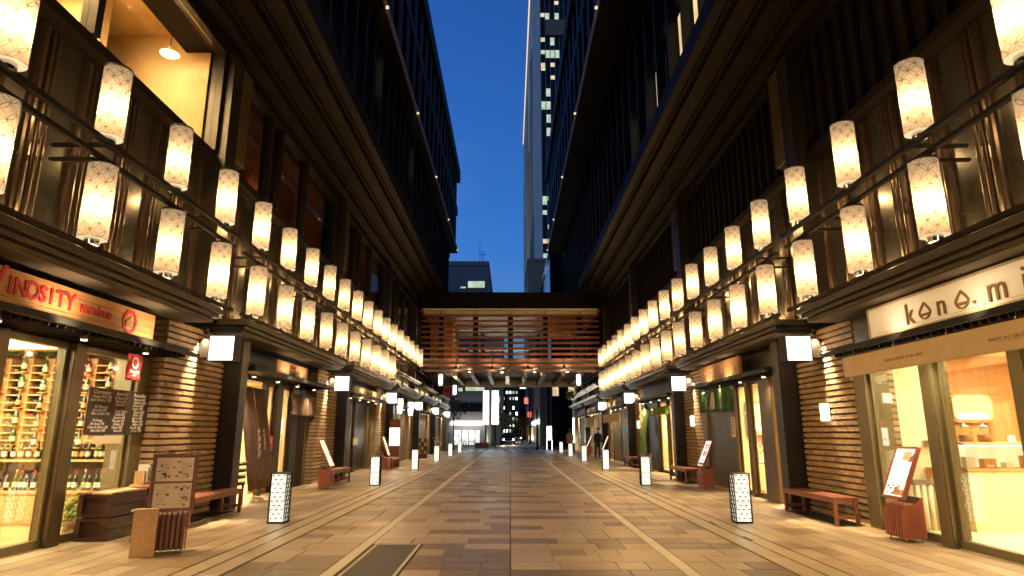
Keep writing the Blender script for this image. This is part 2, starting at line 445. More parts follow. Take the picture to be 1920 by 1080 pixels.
M['ink'] = pm('brown_ink', (0.05, 0.03, 0.02), 0.6, 0, 0.1, 8)
M['brown_letter'] = pm('brown_letters', (0.30, 0.16, 0.075), 0.5, 0, 0.1, 8)
M['chalk'] = pm('chalk', (0.75, 0.72, 0.66), 0.8, 0, 0.2, 60)
M['board'] = pm('chalkboard', (0.028, 0.017, 0.012), 0.6, 0, 0.3, 8)
M['cream_cloth'] = pm('cream_cloth', (0.66, 0.53, 0.33), 0.85, 0, 0.08, 5, bump=0.3, bscale=300)
M['green_cloth'] = pm('green_cloth', (0.035, 0.11, 0.03), 0.85, 0, 0.12, 5, bump=0.3, bscale=300)
M['lime_cloth'] = pm('lime_cloth', (0.17, 0.27, 0.05), 0.85, 0, 0.15, 5, bump=0.3, bscale=300)
M['brown_cloth'] = pm('brown_cloth', (0.11, 0.065, 0.045), 0.85, 0, 0.12, 5, bump=0.3, bscale=300)
M['bottle'] = pm('dark_bottle_glass', (0.012, 0.016, 0.008), 0.1, 0, 0.2, 5, coat=0.6)
M['green_bottle'] = pm('green_bottle_glass', (0.02, 0.07, 0.015), 0.08, 0, 0.2, 5, coat=0.6)
M['gold_foil'] = pm('gold_foil', (0.55, 0.36, 0.12), 0.3, 0.9, 0.1, 20)
M['red_foil'] = pm('red_foil', (0.35, 0.03, 0.03), 0.35, 0.4, 0.1, 20)
M['leaf'] = pm('green_leaves', (0.10, 0.15, 0.03), 0.6, 0, 0.5, 9)
M['grey_wall'] = pm('grey_facade', (0.30, 0.29, 0.26), 0.6, 0, 0.1, 1)
M['pale_stone'] = pm('pale_stone_facade', (0.60, 0.62, 0.56), 0.55, 0, 0.12, 1, stretch=(1,1,.3))
M['beige_reveal'] = pm('beige_stone_reveal', (0.22, 0.15, 0.08), 0.6, 0, 0.12, 1)
M['lit_win'] = em('lit_window', (0.85, 1.0, 0.60), 0.55, 0.3, 1.2)
M['lit_warm'] = em('warm_window', (1.0, 0.72, 0.32), 0.8, 0.35, 1.0)
M['lit_white'] = em('white_sign_light', (0.92, 1.0, 0.98), 5.0)
M['headlight'] = em('headlight_glow', (1.0, 0.85, 0.6), 40.0)
M['skin'] = pm('skin', (0.45, 0.27, 0.18), 0.55, 0, 0.05, 8)
M['hair'] = pm('black_hair', (0.015, 0.012, 0.01), 0.5, 0, 0.2, 30)
M['coat_black'] = pm('black_coat', (0.02, 0.02, 0.022), 0.8, 0, 0.15, 12)
M['coat_tan'] = pm('tan_coat', (0.30, 0.17, 0.08), 0.8, 0, 0.15, 12)
M['trouser'] = pm('dark_trousers', (0.035, 0.035, 0.045), 0.8, 0, 0.15, 12)

# ------------------------------------------------------------------ setting: ground, street, pavements
STREET_END = 57.4
gm = MB()
gm.quad((-900,-300,-0.045),(900,-300,-0.045),(900,1500,-0.045),(-900,1500,-0.045))
tag(gm.build('ground', M['asphalt']), kind='structure')

bed = MB(); bed.box(-3.03, 3.03, 4.0, STREET_END, -0.04, -0.014)
road = tag(bed.build('road', M['road_bed']), kind='structure')
COVER = (-1.80, -1.20, 5.6, 9.06)
rng = random.Random(11)
pav_cache = {}
def paver_mesh(lx, ly, mat, key):
    k = (round(lx,3), round(ly,3), key)
    if k not in pav_cache:
        mb = MB(); mb.cbox(-lx/2, lx/2, -ly/2, ly/2, -0.013, 0, 0.005)
        pav_cache[k] = mb.mesh('paver_block', mat)
    return pav_cache[k]
def far_field(rects, mat, parent, name='paver'):
    mb = MB(); tints = []
    for (x0, x1, y0, y1, t, z) in rects:
        n0 = len(mb.f); mb.cbox(x0, x1, y0, y1, -0.013, z, 0.005); tints += [t]*(len(mb.f)-n0)
    o = mb.build(name, mat, parent)
    at = o.data.attributes.new('tint', 'FLOAT', 'FACE'); at.data.foreach_set('value', tints)
    return tag(o, kind='stuff')
G = 0.006
rects = []
nrow = int((STREET_END - 5.70)/0.42)
for k in range(nrow):
    y0 = 9.10 - 0.42*8 + 0.42*k; y1 = y0+0.42
    mid_l = -1.17 if y0 < 9.08 else -1.85
    run = 0
    for (a, b) in ((-3.01,-2.0),(mid_l,-0.006),(0.006,1.85),(2.0,3.01)):
        x = a
        while x < b-0.02:
            L = rng.choice((0.34, 0.42, 0.5, 0.56, 0.64))
            if b-(x+L) < 0.26: L = b-x
            t = rng.random()
            if run > 0: t = rng.uniform(0, .28); run -= 1
            elif t < 0.2 : run = rng.choice((0,1,1,2))
            rects.append((x+G/2, min(x+L,b)-G/2, y0+G/2, y1-G/2, t, rng.uniform(-0.0015, 0.0010)))
            x += L
rects.sort(key=lambda r: r[2])
for r in rects[:300]:
    o = inst(paver_mesh(r[1]-r[0], r[3]-r[2], M['paver'], 'r'), 'paver', road, ((r[0]+r[1])/2, (r[2]+r[3])/2, r[5]))
    o.color = (1,1,1,r[4])
far_field(rects[300:], M['paver_a'], road)
# cream stone lines
lm = MB(); lm.cbox(-0.07, 0.07, -0.416, 0.416, -0.013, 0.001, 0.004); line_me = lm.mesh('line_stone', M['line_stone'])
for s in (-1, 1):
    for k in range(61):
        inst(line_me, 'line_stone', road, (s*1.925, 5.74+0.42+0.84*k, 0))
# infilled access cover with steel rim
cv = thing('access_cover', 'dark infilled access cover with cream rim set in the paving beside the left line', 'manhole cover', ((COVER[0]+COVER[1])/2, 7.3, 0))
mb = MB(); mb.box(COVER[0]+.035, COVER[1]-.035, COVER[2], COVER[3]-.035, -0.013, -0.002); mb.build('infill', M['cover'], cv)
mb = MB()
for (a,b,c,d) in ((COVER[0],COVER[0]+.012,COVER[2],COVER[3]),(COVER[0]+.022,COVER[0]+.034,COVER[2],COVER[3]-.022),(COVER[1]-.03,COVER[1],COVER[2],COVER[3]),(COVER[0]+.012,COVER[1]-.03,COVER[3]-.016,COVER[3])):
    mb.box(a,b,c,d,-0.013,0.0025)
mb.build('rim', M['line_stone'], cv)

for s in (-1, 1):
    pb = MB(); pb.box(s*3.03, s*6.4, 4.0, STREET_END, -0.04, -0.0145)
    pv = tag(pb.build('pavement', M['road_bed']), kind='structure')
    # gutter stones with a slot drain between two runs
    for (xa, xb, nm) in ((3.045,3.30,'gutter_stone'),(3.325,3.56,'gutter_stone')):
        g = MB(); g.cbox(-(xb-xa)/2+.003, (xb-xa)/2-.003, -0.447, 0.447, -0.0135, 0.0, 0.006); gme = g.mesh('gutter_stone', M['gutter'])
        for k in range(57):
            inst(gme, nm, pv, (s*(xa+xb)/2, 5.9+0.9*k+(0.45 if xa > 3.2 else 0), 0))
    sl = MB(); sl.box(-0.008, 0.008, -0.42, 0.42, -0.0135, 0.002); sme = sl.mesh('drain_slot', M['steel'])
    for k in range(24):
        inst(sme, 'drain_slot', pv, (s*3.3125, 6.9+2.1*k, 0))
    for (yy, L) in ((9.3,.34),(10.9,.36),(16.2,.5),(24.0,.5)) if s > 0 else ((15.5,.5),(23.0,.5),(31.0,.5)):
        mb = MB(); mb.box(s*3.30, s*3.36, yy, yy+L, 0.0025, 0.006); mb.build('gully', M['ink'], pv)
    rects = []
    nx = 8; w = (5.70-3.585)/nx
    for i in range(nx):
        y = 4.4 - rng.uniform(0, 0.9)
        while y < STREET_END-0.5:
            L = rng.choice((0.6, 0.6, 0.9))
            if not (5.2 < 3.585+w*(i+1) and i == nx-1 and False):
                rects.append((3.585+w*i+G/2, 3.585+w*(i+1)-G/2, y+G/2, y+L-G/2, rng.random(), rng.uniform(-0.0015, 0.0010)))
            y += L
    rects = [r for r in rects if r[2] > 5.0]
    rects.sort(key=lambda r: r[2])
    for r in rects[:300]:
        cx = s*(r[0]+r[1])/2
        o = inst(paver_mesh(r[1]-r[0], r[3]-r[2], M['sidewalk'], 'p'), 'paver', pv, (cx, (r[2]+r[3])/2, r[5])); o.color = (1,1,1,r[4])
    rest = [((s*r[0] if s > 0 else -r[1]), (s*r[1] if s > 0 else -r[0]), r[2], r[3], r[4], r[5]) for r in rects[300:]]
    far_field(rest, M['sidewalk_a'], pv)
    mb = MB(); mb.box(s*5.71, s*6.38, 4.3, STREET_END, -0.0135, -0.001); mb.build('threshold', M['gutter'], pv)
    for b in range(6):      # louvred floor grates under the benches
        mb = MB()
        for i in range(9): mb.box(s*(5.28+0.048*i), s*(5.30+0.048*i), 10.75+8.6*b, 12.75+8.6*b, 0.002, 0.014)
        mb.build('floor_grate', M['black'], pv)
# crossing stripes beyond the end of the lane
for i in range(9):
    mb = MB(); mb.box(-3.6+0.9*i-.22, -3.6+0.9*i+.22, 58.2, 61.2, -0.045, -0.040)
    tag(mb.build('crossing_stripe', M['white']), kind='structure')

LK = 0.85
# ------------------------------------------------------------------ lights that sit in lamps, and a few added fills
def spot(name, loc, target, energy, size=100, blend=0.8, col=(1.0, 0.74, 0.43), rad=0.03, parent=None):
    d = bpy.data.lights.new(name, 'SPOT'); d.energy = energy*LK; d.spot_size = R(size); d.spot_blend = blend; d.color = col; d.shadow_soft_size = rad
    o = bpy.data.objects.new(name, d); COL.objects.link(o)
    v = Vector(target)-Vector(loc)
    o.rotation_euler = v.to_track_quat('-Z', 'Y').to_euler()
    o.location = Vector(loc) - (wloc(parent) if parent else Vector((0,0,0)))
    if parent: o.parent = parent
    return o
def point(name, loc, energy, col=(1.0, 0.74, 0.43), rad=0.05, parent=None):
    d = bpy.data.lights.new(name, 'POINT'); d.energy = energy*LK; d.color = col; d.shadow_soft_size = rad
    o = bpy.data.objects.new(name, d); COL.objects.link(o)
    o.location = Vector(loc) - (wloc(parent) if parent else Vector((0,0,0)))
    if parent: o.parent = parent
    return o
def area(name, loc, sx, sy, energy, col=(1.0, 0.80, 0.50), down=True, parent=None):
    d = bpy.data.lights.new(name, 'AREA'); d.shape = 'RECTANGLE'; d.size = sx; d.size_y = sy; d.energy = energy*LK; d.color = col
    o = bpy.data.objects.new(name, d); COL.objects.link(o)
    if not down: o.rotation_euler = (PI, 0, 0)
    o.location = Vector(loc) - (wloc(parent) if parent else Vector((0,0,0)))
    if parent: o.parent = parent
    return o

# ------------------------------------------------------------------ the two rows of shops
P = 8.6
NB = 6
GX = {-1: 6.02, 1: 5.74}                     # glass line of the shopfronts
def col_y(b): return 4.3 + P*b               # near face of the column that opens bay b
SIDE = {-1: 'wine shop side', 1: 'dessert shop side'}
build = {}
rib_mb = MB()
for (x, r) in ((0, 0.085), (0.17, 0.05), (0.27, 0.05)):
    n = 9; pts = [(math.cos(PI*i/(n-1))*r+x, math.sin(PI*i/(n-1))*r) for i in range(n)]
    for i in range(n-1):
        a, c = pts[i], pts[i+1]
        q = len(rib_mb.v)
        rib_mb.v += [(-a[1], a[0], 0), (-c[1], c[0], 0), (-c[1], c[0], 3.02), (-a[1], a[0], 3.02)]
        rib_mb.face([q, q+1, q+2, q+3], 0, None, True)
rib_me = rib_mb.mesh('bronze_rib', M['bronze_rib'])
fin_mb = MB(); fin_mb.box(-0.11, 0, -0.05, 0.05, 0, 2.3); fin_me = fin_mb.mesh('upper_fin', M['eave'])
slat_cache = {}
def box_me(key, x, y, z, mat, c=False):
    k = (key, round(x,3), round(y,3), round(z,3))
    if k not in slat_cache:
        mb = MB(); mb.box(-x/2, x/2, -y/2, y/2, -z/2, z/2); slat_cache[k] = mb.mesh(key, mat)
    return slat_cache[k]

for s in (-1, 1):
    sb = thing('shop_building', ('long dark bronze podium of shops with the wine shop, lanterns along its front' if s < 0
               else 'long dark bronze podium of shops with the dessert shop, lanterns along its front'), 'building', (s*6.5, 28, 0), 0, 'lantern-hung podium buildings facing across the lane')
    build[s] = sb
    gx = GX[s]
    for b in range(-3, NB):
        cyy = col_y(b); s0, s1 = cyy+0.42, cyy+6.32; w0, w1 = cyy+6.36, cyy+8.55
        # column that opens the bay, with a lit edge strip of steel
        mb = MB(); mb.box(s*5.47, s*6.45, cyy, cyy+0.40, 0, 3.33); mb.box(s*5.455, s*5.47, cyy+.03, cyy+.37, 0.0, 3.33)
        mb.build('column', M['column'], sb)
        # brick wall: core, then bricks standing proud in every other course
        mb = MB(); mb.box(s*5.83, s*6.40, w0, w1, 0, 3.36)
        wall = mb.build('brick_wall', M['mortar'], sb)
        nc = 32; pitch = 3.34/nc
        if b == 0:
            bl = (w1-w0)/9.5
            allb = []
            for c in range(nc):
                z = pitch*(c+0.5); off = 0.5*(c % 2)
                yy = w0 - 0.02
                edges = [w0-0.02]
                y = w0 + bl*(0.5 if off else 1.0)
                while y < w1-0.05: edges.append(y); y += bl
                edges.append(w1)
                for i in range(len(edges)-1):
                    allb.append((edges[i], edges[i+1], z, i == 0))
            allb.sort(key=lambda q: (q[0] > w0+1.7, rng.random()))
            for q in allb[:300]:
                d = 0.60 if q[3] else 0.05
                x0 = 5.785 + rng.uniform(-0.004, 0.004)
                inst(box_me('rib_brick', round(d,2), round(q[1]-q[0]-0.004,2), 0.070, M['brick']), 'brick', wall, (s*(x0+d/2), (q[0]+q[1])/2, q[2]))
            mb = MB()
            for q in allb[300:]:
                d = 0.60 if q[3] else 0.05; x0 = 5.785+rng.uniform(-0.004, 0.004)
                mb.box(s*x0, s*(x0+d), q[0]+.002, q[1]-.002, q[2]-.035, q[2]+.035)
            tag(mb.build('brick', M['brick'], wall), kind='stuff')
        elif 0 < b <= 2:
            for c in range(nc):
                x0 = 5.785 + rng.uniform(-0.003, 0.003)
                me = box_me('brick_course', 0.60, w1-w0+.02, 0.070, M['brick'])
                inst(me, 'brick_course', wall, (s*(x0+0.30), (w0+w1)/2-.01, pitch*(c+.5)))
        else:
            mb = MB()
            for c in range(nc): mb.box(s*5.785, s*6.385, w0-.02, w1, pitch*(c+.5)-.035, pitch*(c+.5)+.035)
            tag(mb.build('brick_course', M['brick'], wall), kind='stuff')
        # cornice: three stepped fasciae over a flat soffit
        y0, y1 = 12.05+P*(b-1), 11.05+P*b
        mb = MB()
        mb.box(s*5.21, s*6.3, y0+.16, y1-.08, 3.345, 3.405)
        mb.box(s*5.13, s*6.3, y0+.08, y1-.04, 3.410, 3.475)
        mb.box(s*5.05, s*6.3, y0, y1, 3.480, 3.560)
        mb.box(s*5.10, s*6.3, y0+.05, y1-.05, 3.5605, 3.60)
        mb.build('cornice', M['cornice'], sb)
        mb = MB(); mb.box(s*5.23, s*5.75, y0+.2, y1-.1, 3.332, 3.343); mb.build('soffit', M['soffit'], sb)
        # dark bulkhead over the shopfront, return wall beside the brick
        mb = MB(); mb.box(s*(gx+.06), s*6.42, s0, s1, 2.66, 3.344); mb.build('bulkhead', M['column'], sb)
        mb = MB(); mb.box(s*(gx-.02), s*(gx+.36), s1-.30, s1+.03, 0, 2.66); mb.build('jamb', M['olive_frame'], sb)
        # canopy: frame, joists and downlights
        cz = 2.72
        can = MB(); can.box(s*5.34, s*5.40, s0+.05, s1+.3, cz, cz+.06); can.box(s*5.40, s*(gx+.06), s0+.05, s0+.10, cz, cz+.06)
        can.box(s*5.40, s*(gx+.06), s1-.05, s1, cz, cz+.06); can.box(s*5.36, s*(gx+.05), s0+.1, s1-.05, cz+.062, cz+.09)
        cano = can.build('canopy', M['black'], sb)
        if b == 0:
            nsl = 40
            for i in range(nsl):
                y = s0+.16+(s1-.08-s0-.16)*i/(nsl-1)
                inst(box_me('canopy_slat', gx-5.36, 0.022, 0.075, M['black']), 'slat', cano, (s*(5.40+gx+.04)/2, y, cz-.01))
        for i in range(4):
            y = s0+0.7+1.45*i
            mb = MB(); mb.lathe([(0.045,0),(0.05,0.02),(0.05,0.05)], 14, (s*5.62 if s < 0 else s*5.56, y, cz-.075))
            d = mb.build('downlight', M['steel'], cano)
            mb = MB(); mb.lathe([(0.038,0),(0.038,0.004)], 12, (s*5.62 if s < 0 else s*5.56, y, cz-.08)); mb.build('lens', M['disc_glow'], cano)
            if i in (0, 2, 3) and b < 5:
                spot('canopy_light', (s*5.52, y, cz-.09), (s*5.2, y, 0), 36, 130, 0.9, parent=cano)
        # brick washer behind the sign box
        mb = MB(); mb.lathe([(0.035,0),(0.035,0.09)], 12, (s*5.66, w0+1.05, 3.24)); mb.build('wall_washer', M['black'], sb)
        spot('washer_light', (s*5.66, w0+1.05, 3.23), (s*5.80, w0+1.05, 0.9), 420, 70, 0.95, parent=sb)
        # upper wall behind the lanterns
        y0, y1 = 12.0+P*(b-1), 12.0+P*b
        mb = MB(); mb.box(s*6.05, s*6.4, y0, y1, 3.604, 6.82 if s < 0 else 9.35); mb.build('upper_wall', M['dark_panel'], sb)
        for k in range(5):
            yb = y0 + 0.45 + 1.72*k
            for dy in (0.0, 0.86):
                inst(rib_me, 'rib', sb, (s*6.05, yb+dy+(0.1 if k % 2 else 0), 3.62), 0, (s, 1, 1))
        mb = MB(); mb.box(s*5.60, s*6.05, y1-.42, y1+.02, 3.62, 9.0); mb.build('pilaster', M['bronze'], sb)
        lv = MB(); lv.box(s*5.66, s*6.04, y1+.03, y1+.50, 6.86, 9.0); lvo = lv.build('louvre', M['black'], sb)
        for i in range(36 if -1 < b < 2 else 0):
            inst(box_me('louvre_slat', 0.05, 0.46, 0.03, M['pale_wood'] if False else M['brown_frame']), 'slat', lvo, (s*5.635, y1+.265, 6.90+0.058*i))
        mb = MB(); mb.box(s*5.80, s*6.05, y0+.02, y1-.44, 6.68, 6.84); mb.build('sill', M['eave'], sb)
        # rails that carry the lanterns, one run per bay
        for (z, x, r) in ((5.13, 5.24, .035), (4.93, 5.30, .03), (3.70, 5.22, .03)):
            mb = MB(); mb.box(s*(x-r), s*(x+r), y0+.12, y1-.28, z-r, z+r)
            for yy in (y0+1.2, y0+4.3, y0+7.2):
                mb.box(s*(x+r), s*6.0, yy-.03, yy+.03, z-.02, z+.02)
            mb.build('lantern_rail', M['black'] if z > 4 else M['bronze_rib'], sb)
        # storey above: windows on the wine side, close fins on the other
        if s > 0:
            for i in range(19):
                inst(fin_me, 'fin', sb, (s*5.98, y0+.25+0.43*i, 6.85), 0, (s,1,1))
            mb = MB(); mb.box(s*5.985, s*6.049, y0+.02, y1-.44, 6.85, 9.2); mb.build('backing', M['dark_panel'], sb)
        else:
            fr = MB(); fr.box(s*5.76, s*5.98, y0+.48, y1-.39, 8.95, 9.1)
            wf = fr.build('window_frame', M['bronze'], sb)
            for yy in (y0+.55, y0+2.2, y0+2.9, y0+4.9 if b else y0+4.45, y1-.46):
                fr = MB(); fr.box(s*5.76, s*5.98, yy-.07, yy+.07, 6.845, 8.945); fr.build('mullion', M['bronze'], wf)
            ys = [y0+.62, y0+2.13, y0+2.27, y0+2.83, y0+2.97, (y0+4.83 if b else y0+4.38), (y0+4.97 if b else y0+4.52), y1-.53]
            for q in range(0, 8, 2):
                mb = MB(); mb.box(s*5.88, s*5.89, ys[q], ys[q+1], 6.85, 8.94)
                mb.build('pane', M['glass'] if b < 3 else M['dark_glass'], wf)
            if b > 0:
                mb = MB(); nsh = 46
                for q in range(nsh):
                    ya = y0+.3+(P-.9)*q/nsh
                    mb.box(s*6.20, s*6.24, ya, ya+(P-.9)/nsh-.012, 6.85, 9.2)
                mb.build('shutter', M['red_wood_z'], sb)
                if b < 3: spot('added_shutter_fill', (s*6.05, y0+2.4, 6.95), (s*6.22, y0+2.4, 8.4), 5 if b == 1 else 2, 120, 1.0, (1.0,0.5,0.25), parent=sb)  # added fill that reddens the shutters, no fixture here
    # stepped eave under the tower
    prof = [(5.75,9.00),(5.75,9.25),(5.45,9.25),(5.45,9.45),(5.38,9.45),(5.38,9.52),(4.98,9.52),(4.98,9.72),(4.90,9.72),(4.90,9.79),(4.52,9.79),(4.52,9.99),(4.44,9.99),(4.44,10.06),(4.20,10.06),(4.20,10.55),(6.6,10.7),(6.6,9.0)]
    mb = MB(); mb.prism([(s*p[0], p[1]) for p in prof], 'y', -21.0, 38.4); mb.build('eave', M['eave'], sb)
    for k in range(26):
        y = -20.2+2.15*k
        for (xa, xb, z) in ((4.99,5.37,9.517),(4.53,4.89,9.787),(4.22,4.43,10.057)):
            if k > 8: inst(box_me('eave_joint', xb-xa, .014, .006, M['black']), 'eave_joint', sb, (s*(xa+xb)/2, y, z))
    mb = MB(); mb.box(s*13.5, s*13.7, -21, STREET_END, 0, 10.6); mb.box(s*6.6, s*13.7, -21, STREET_END, 10.56, 10.66)
    mb.box(s*6.4, s*13.5, STREET_END-1.5, STREET_END-1.3, 0, 10.5); mb.box(s*6.42, s*13.5, -21, STREET_END-1.6, 3.36, 3.56)
    mb.box(s*6.42, s*13.5, 4.35, 55.6, -0.014, -0.0005)
    mb.build('shell', M['black'], sb)
    mb = MB(); mb.box(s*5.5, s*6.5, STREET_END-1.6, STREET_END, 0, 10.5); mb.build('end_wall', M['grey_wall'], sb)

# ------------------------------------------------------------------ shop interiors (rooms behind the glass), generic bays
def room(s, b, wallm, floorm, depth, energy, col=(1.0,0.81,0.52), h=2.9, y1x=None):
    sb = build[s]; cyy = col_y(b); s0, s1 = cyy+0.42, cyy+6.32; gx = GX[s]
    y1 = y1x or s1
    mb = MB()
    mb.box(s*(gx+depth), s*(gx+depth+.08), s0, y1, 0, h); mb.box(s*(gx+.36), s*(gx+depth), y1, y1+.06, 0, h)
    mb.box(s*(gx+.1), s*(gx+depth), s0-.06, s0, 0, h)
    mb.build('room_wall', wallm, sb)
    mb = MB(); mb.box(s*(gx+.1), s*(gx+depth), s0, y1, h-.06, h); mb.build('room_ceiling', M['cream_wall'], sb)
    mb = MB(); mb.box(s*(gx+.02), s*(gx+depth), s0, y1, 0.0005, 0.006); mb.build('room_floor', floorm, sb)
    area('room_light', (s*(gx+depth*.5), (s0+y1)/2, h-.09), depth*.6, (y1-s0)*.7, energy, col, parent=sb)
def front(s, b, posts, panes, fm, dm=None):
    """posts: (y0,y1,mat); panes: (y0,y1) glass; each its own part"""
    sb = build[s]; gx = GX[s]
    for (a, c, m) in posts:
        mb = MB(); mb.box(s*(gx-.03), s*(gx+(.20 if b == 0 else .08)), a, c, 0, 2.66); mb.box(s*(gx-.045), s*(gx-.03), a+.012, c-.012, 0, 2.66); mb.build('post', m, sb)
    for (a, c) in panes:
        mb = MB(); dd = .14 if b == 0 else .09
        mb.box(s*(gx+.04), s*(gx+dd), a, c, 0.0, 0.11); mb.box(s*(gx+.04), s*(gx+dd), a, c, 2.58, 2.66)
        mb.box(s*(gx+.05), s*(gx+dd-.01), a, a+.05, .11, 2.58); mb.box(s*(gx+.05), s*(gx+dd-.01), c-.05, c, .11, 2.58)
        f = mb.build('window_frame', fm, sb)
        mb = MB(); mb.box(s*(gx+.062), s*(gx+.068), a+.05, c-.05, .11, 2.58); mb.build('pane', M['glass'], f)
FLOOR_W = M['pale_wood']
# bay fronts
front(-1, 0, [(8.72,8.96,M['brown_frame']),(7.30,7.55,M['brown_frame'])], [(8.97,10.31),(7.56,8.71),(4.75,7.29)], M['olive_frame'])
room(-1, 0, M['room_wall'], M['shop_wood'], 4.2, 240, y1x=11.55)
front(1, 0, [(8.66,8.90,M['olive_frame']),(7.05,7.28,M['olive_frame'])], [(8.91,10.31),(7.29,8.65),(4.75,7.04)], M['olive_frame'])
room(1, 0, M['orange_wood'], M['cream_wall'], 5.0, 230, (1.0,0.82,0.53), y1x=11.75)
front(-1, 1, [(15.75,15.92,M['column']),(16.5,16.95,M['column']),(17.7,18.25,M['column']),(18.26,18.9,M['black'])], [(15.93,16.49),(16.96,17.69)], M['brown_wood'])
room(-1, 1, M['room_wall'], M['shop_wood'], 2.2, 150)
front(1, 1, [(14.05,14.75,M['brown_frame']),(15.45,15.62,M['brown_frame']),(16.4,16.75,M['brown_frame'])], [(14.76,15.44),(15.63,16.39)], M['brown_frame'])
room(1, 1, M['room_wall'], M['shop_wood'], 3.0, 330)
mb = MB()
for k in range(4): mb.box(5.78, 5.84, 16.76+.55*k, 17.30+.55*k, 0.02, 2.66)
mb.build('sliding_door', M['brown_frame'], build[1])
front(-1, 2, [(23.9,24.3,M['column']),(24.9,25.3,M['column'])], [(22.6,23.89),(24.31,24.89)], M['column'])
room(-1, 2, M['room_wall'], M['shop_wood'], 2.0, 90)
mb = MB()
for k in range(3): mb.box(-6.14, -6.08, 25.31+.72*k, 26.0+.72*k, 0.02, 2.66)
mb.build('sliding_door', M['column'], build[-1])
front(1, 2, [(25.0,25.5,M['column']),(23.55,23.65,M['brown_frame'])], [(22.0,23.54),(23.66,24.99)], M['brown_frame'])
room(1, 2, M['room_wall'], M['shop_wood'], 3.0, 300)
mb = MB(); mb.box(5.80, 5.86, 25.51, 27.5, 0.02, 2.66); mb.build('sliding_door', M['column'], build[1])
for s in (-1, 1):
    for b in (3, 4, 5):
        sb = build[s]; s0 = col_y(b)+.42; gx = GX[s]
        if s > 0:
            mb = MB()
            for k in range(3): mb.box(s*(gx+.05), s*(gx+.11), s0+.05+1.1*k, s0+1.12+1.1*k, .02, 2.66)
            mb.build('sliding_door', M['column'], sb)
            mb = MB(); mb.box(s*(gx+.03), s*(gx+.3), s0+3.4, s0+5.6, .0, 2.66); mb.build('wall_panel', M['soffit'], sb)
        else:
            for k in range(3):
                mb = MB(); mb.box(s*(5.85), s*(gx+.3), s0+.1+1.8*k, s0+1.88+1.8*k, .0, 2.66); mb.build('wall_panel', M['soffit'], sb)
# mezzanine storey with lit windows on the wine side, bays 3 and on, under an extra eave
sb = build[-1]
for b in (3, 4, 5):
    y0 = 12.0+P*(b-1)+(-.4 if b == 3 else 0)
    mb = MB(); mb.box(-5.08, -6.05, y0, y0+7.7, 4.17, 4.24); mb.box(-5.16, -6.05, y0+.1, y0+7.6, 4.10, 4.168); mb.build('cornice', M['cornice'], sb)
    for k in range(3):
        ya = y0+.5+2.4*k
        mb = MB()
        mb.box(-5.72, -5.80, ya, ya+2.1, 3.62, 3.70); mb.box(-5.72, -5.80, ya, ya+.08, 3.70, 4.10); mb.box(-5.72, -5.80, ya+2.02, ya+2.1, 3.70, 4.10)
        f = mb.build('window_frame', M['bronze'], sb)
        mb = MB(); mb.box(-5.76, -5.77, ya+.08, ya+2.02, 3.70, 4.10); mb.build('pane', M['lit_warm'], f)
# white-edged louvre eave over the last shops on the dessert side
sb = build[1]
for (z, ya) in ((4.36, 39.0), (3.66, 38.6)):
    for k in range(3):
        for q in range(4):
            mb = MB(); mb.box(5.02-.0+.11*q, 5.06+.11*q, ya+6*k, ya+6*k+5.7, z-.05*q, z+.05-.05*q)
            mb.build('eave_slat', M['steel'], sb)
        for q in range(3):
            mb = MB(); mb.box(5.065+.11*q, 5.075+.11*q, ya+6*k+.1, ya+6*k+5.6, z+.01-.05*q, z+.03-.05*q); mb.build('light_line', M['box_glow'], sb)

# storey over the wine shop: a plastered room seen through the big window, its pendant lamp
sb = build[-1]
mb = MB(); mb.box(-6.42, -9.5, 3.6, 11.62, 6.80, 6.85); mb.box(-6.42, -9.5, 3.6, 11.62, 9.40, 9.46)
mb.box(-9.5, -9.6, 3.6, 11.62, 6.85, 9.4); mb.box(-6.1, -9.5, 11.55, 11.62, 6.85, 9.4); mb.box(-6.42,-9.5,3.5,3.6,6.85,9.4)
mb.box(-7.5, -9.5, 10.3, 10.5, 6.85, 9.4)
mb.build('upstairs_room', M['room_wall'], sb)
area('upstairs_light', (-7.6, 7.5, 9.36), 1.5, 4, 420, (1.0,0.62,0.28), parent=sb)
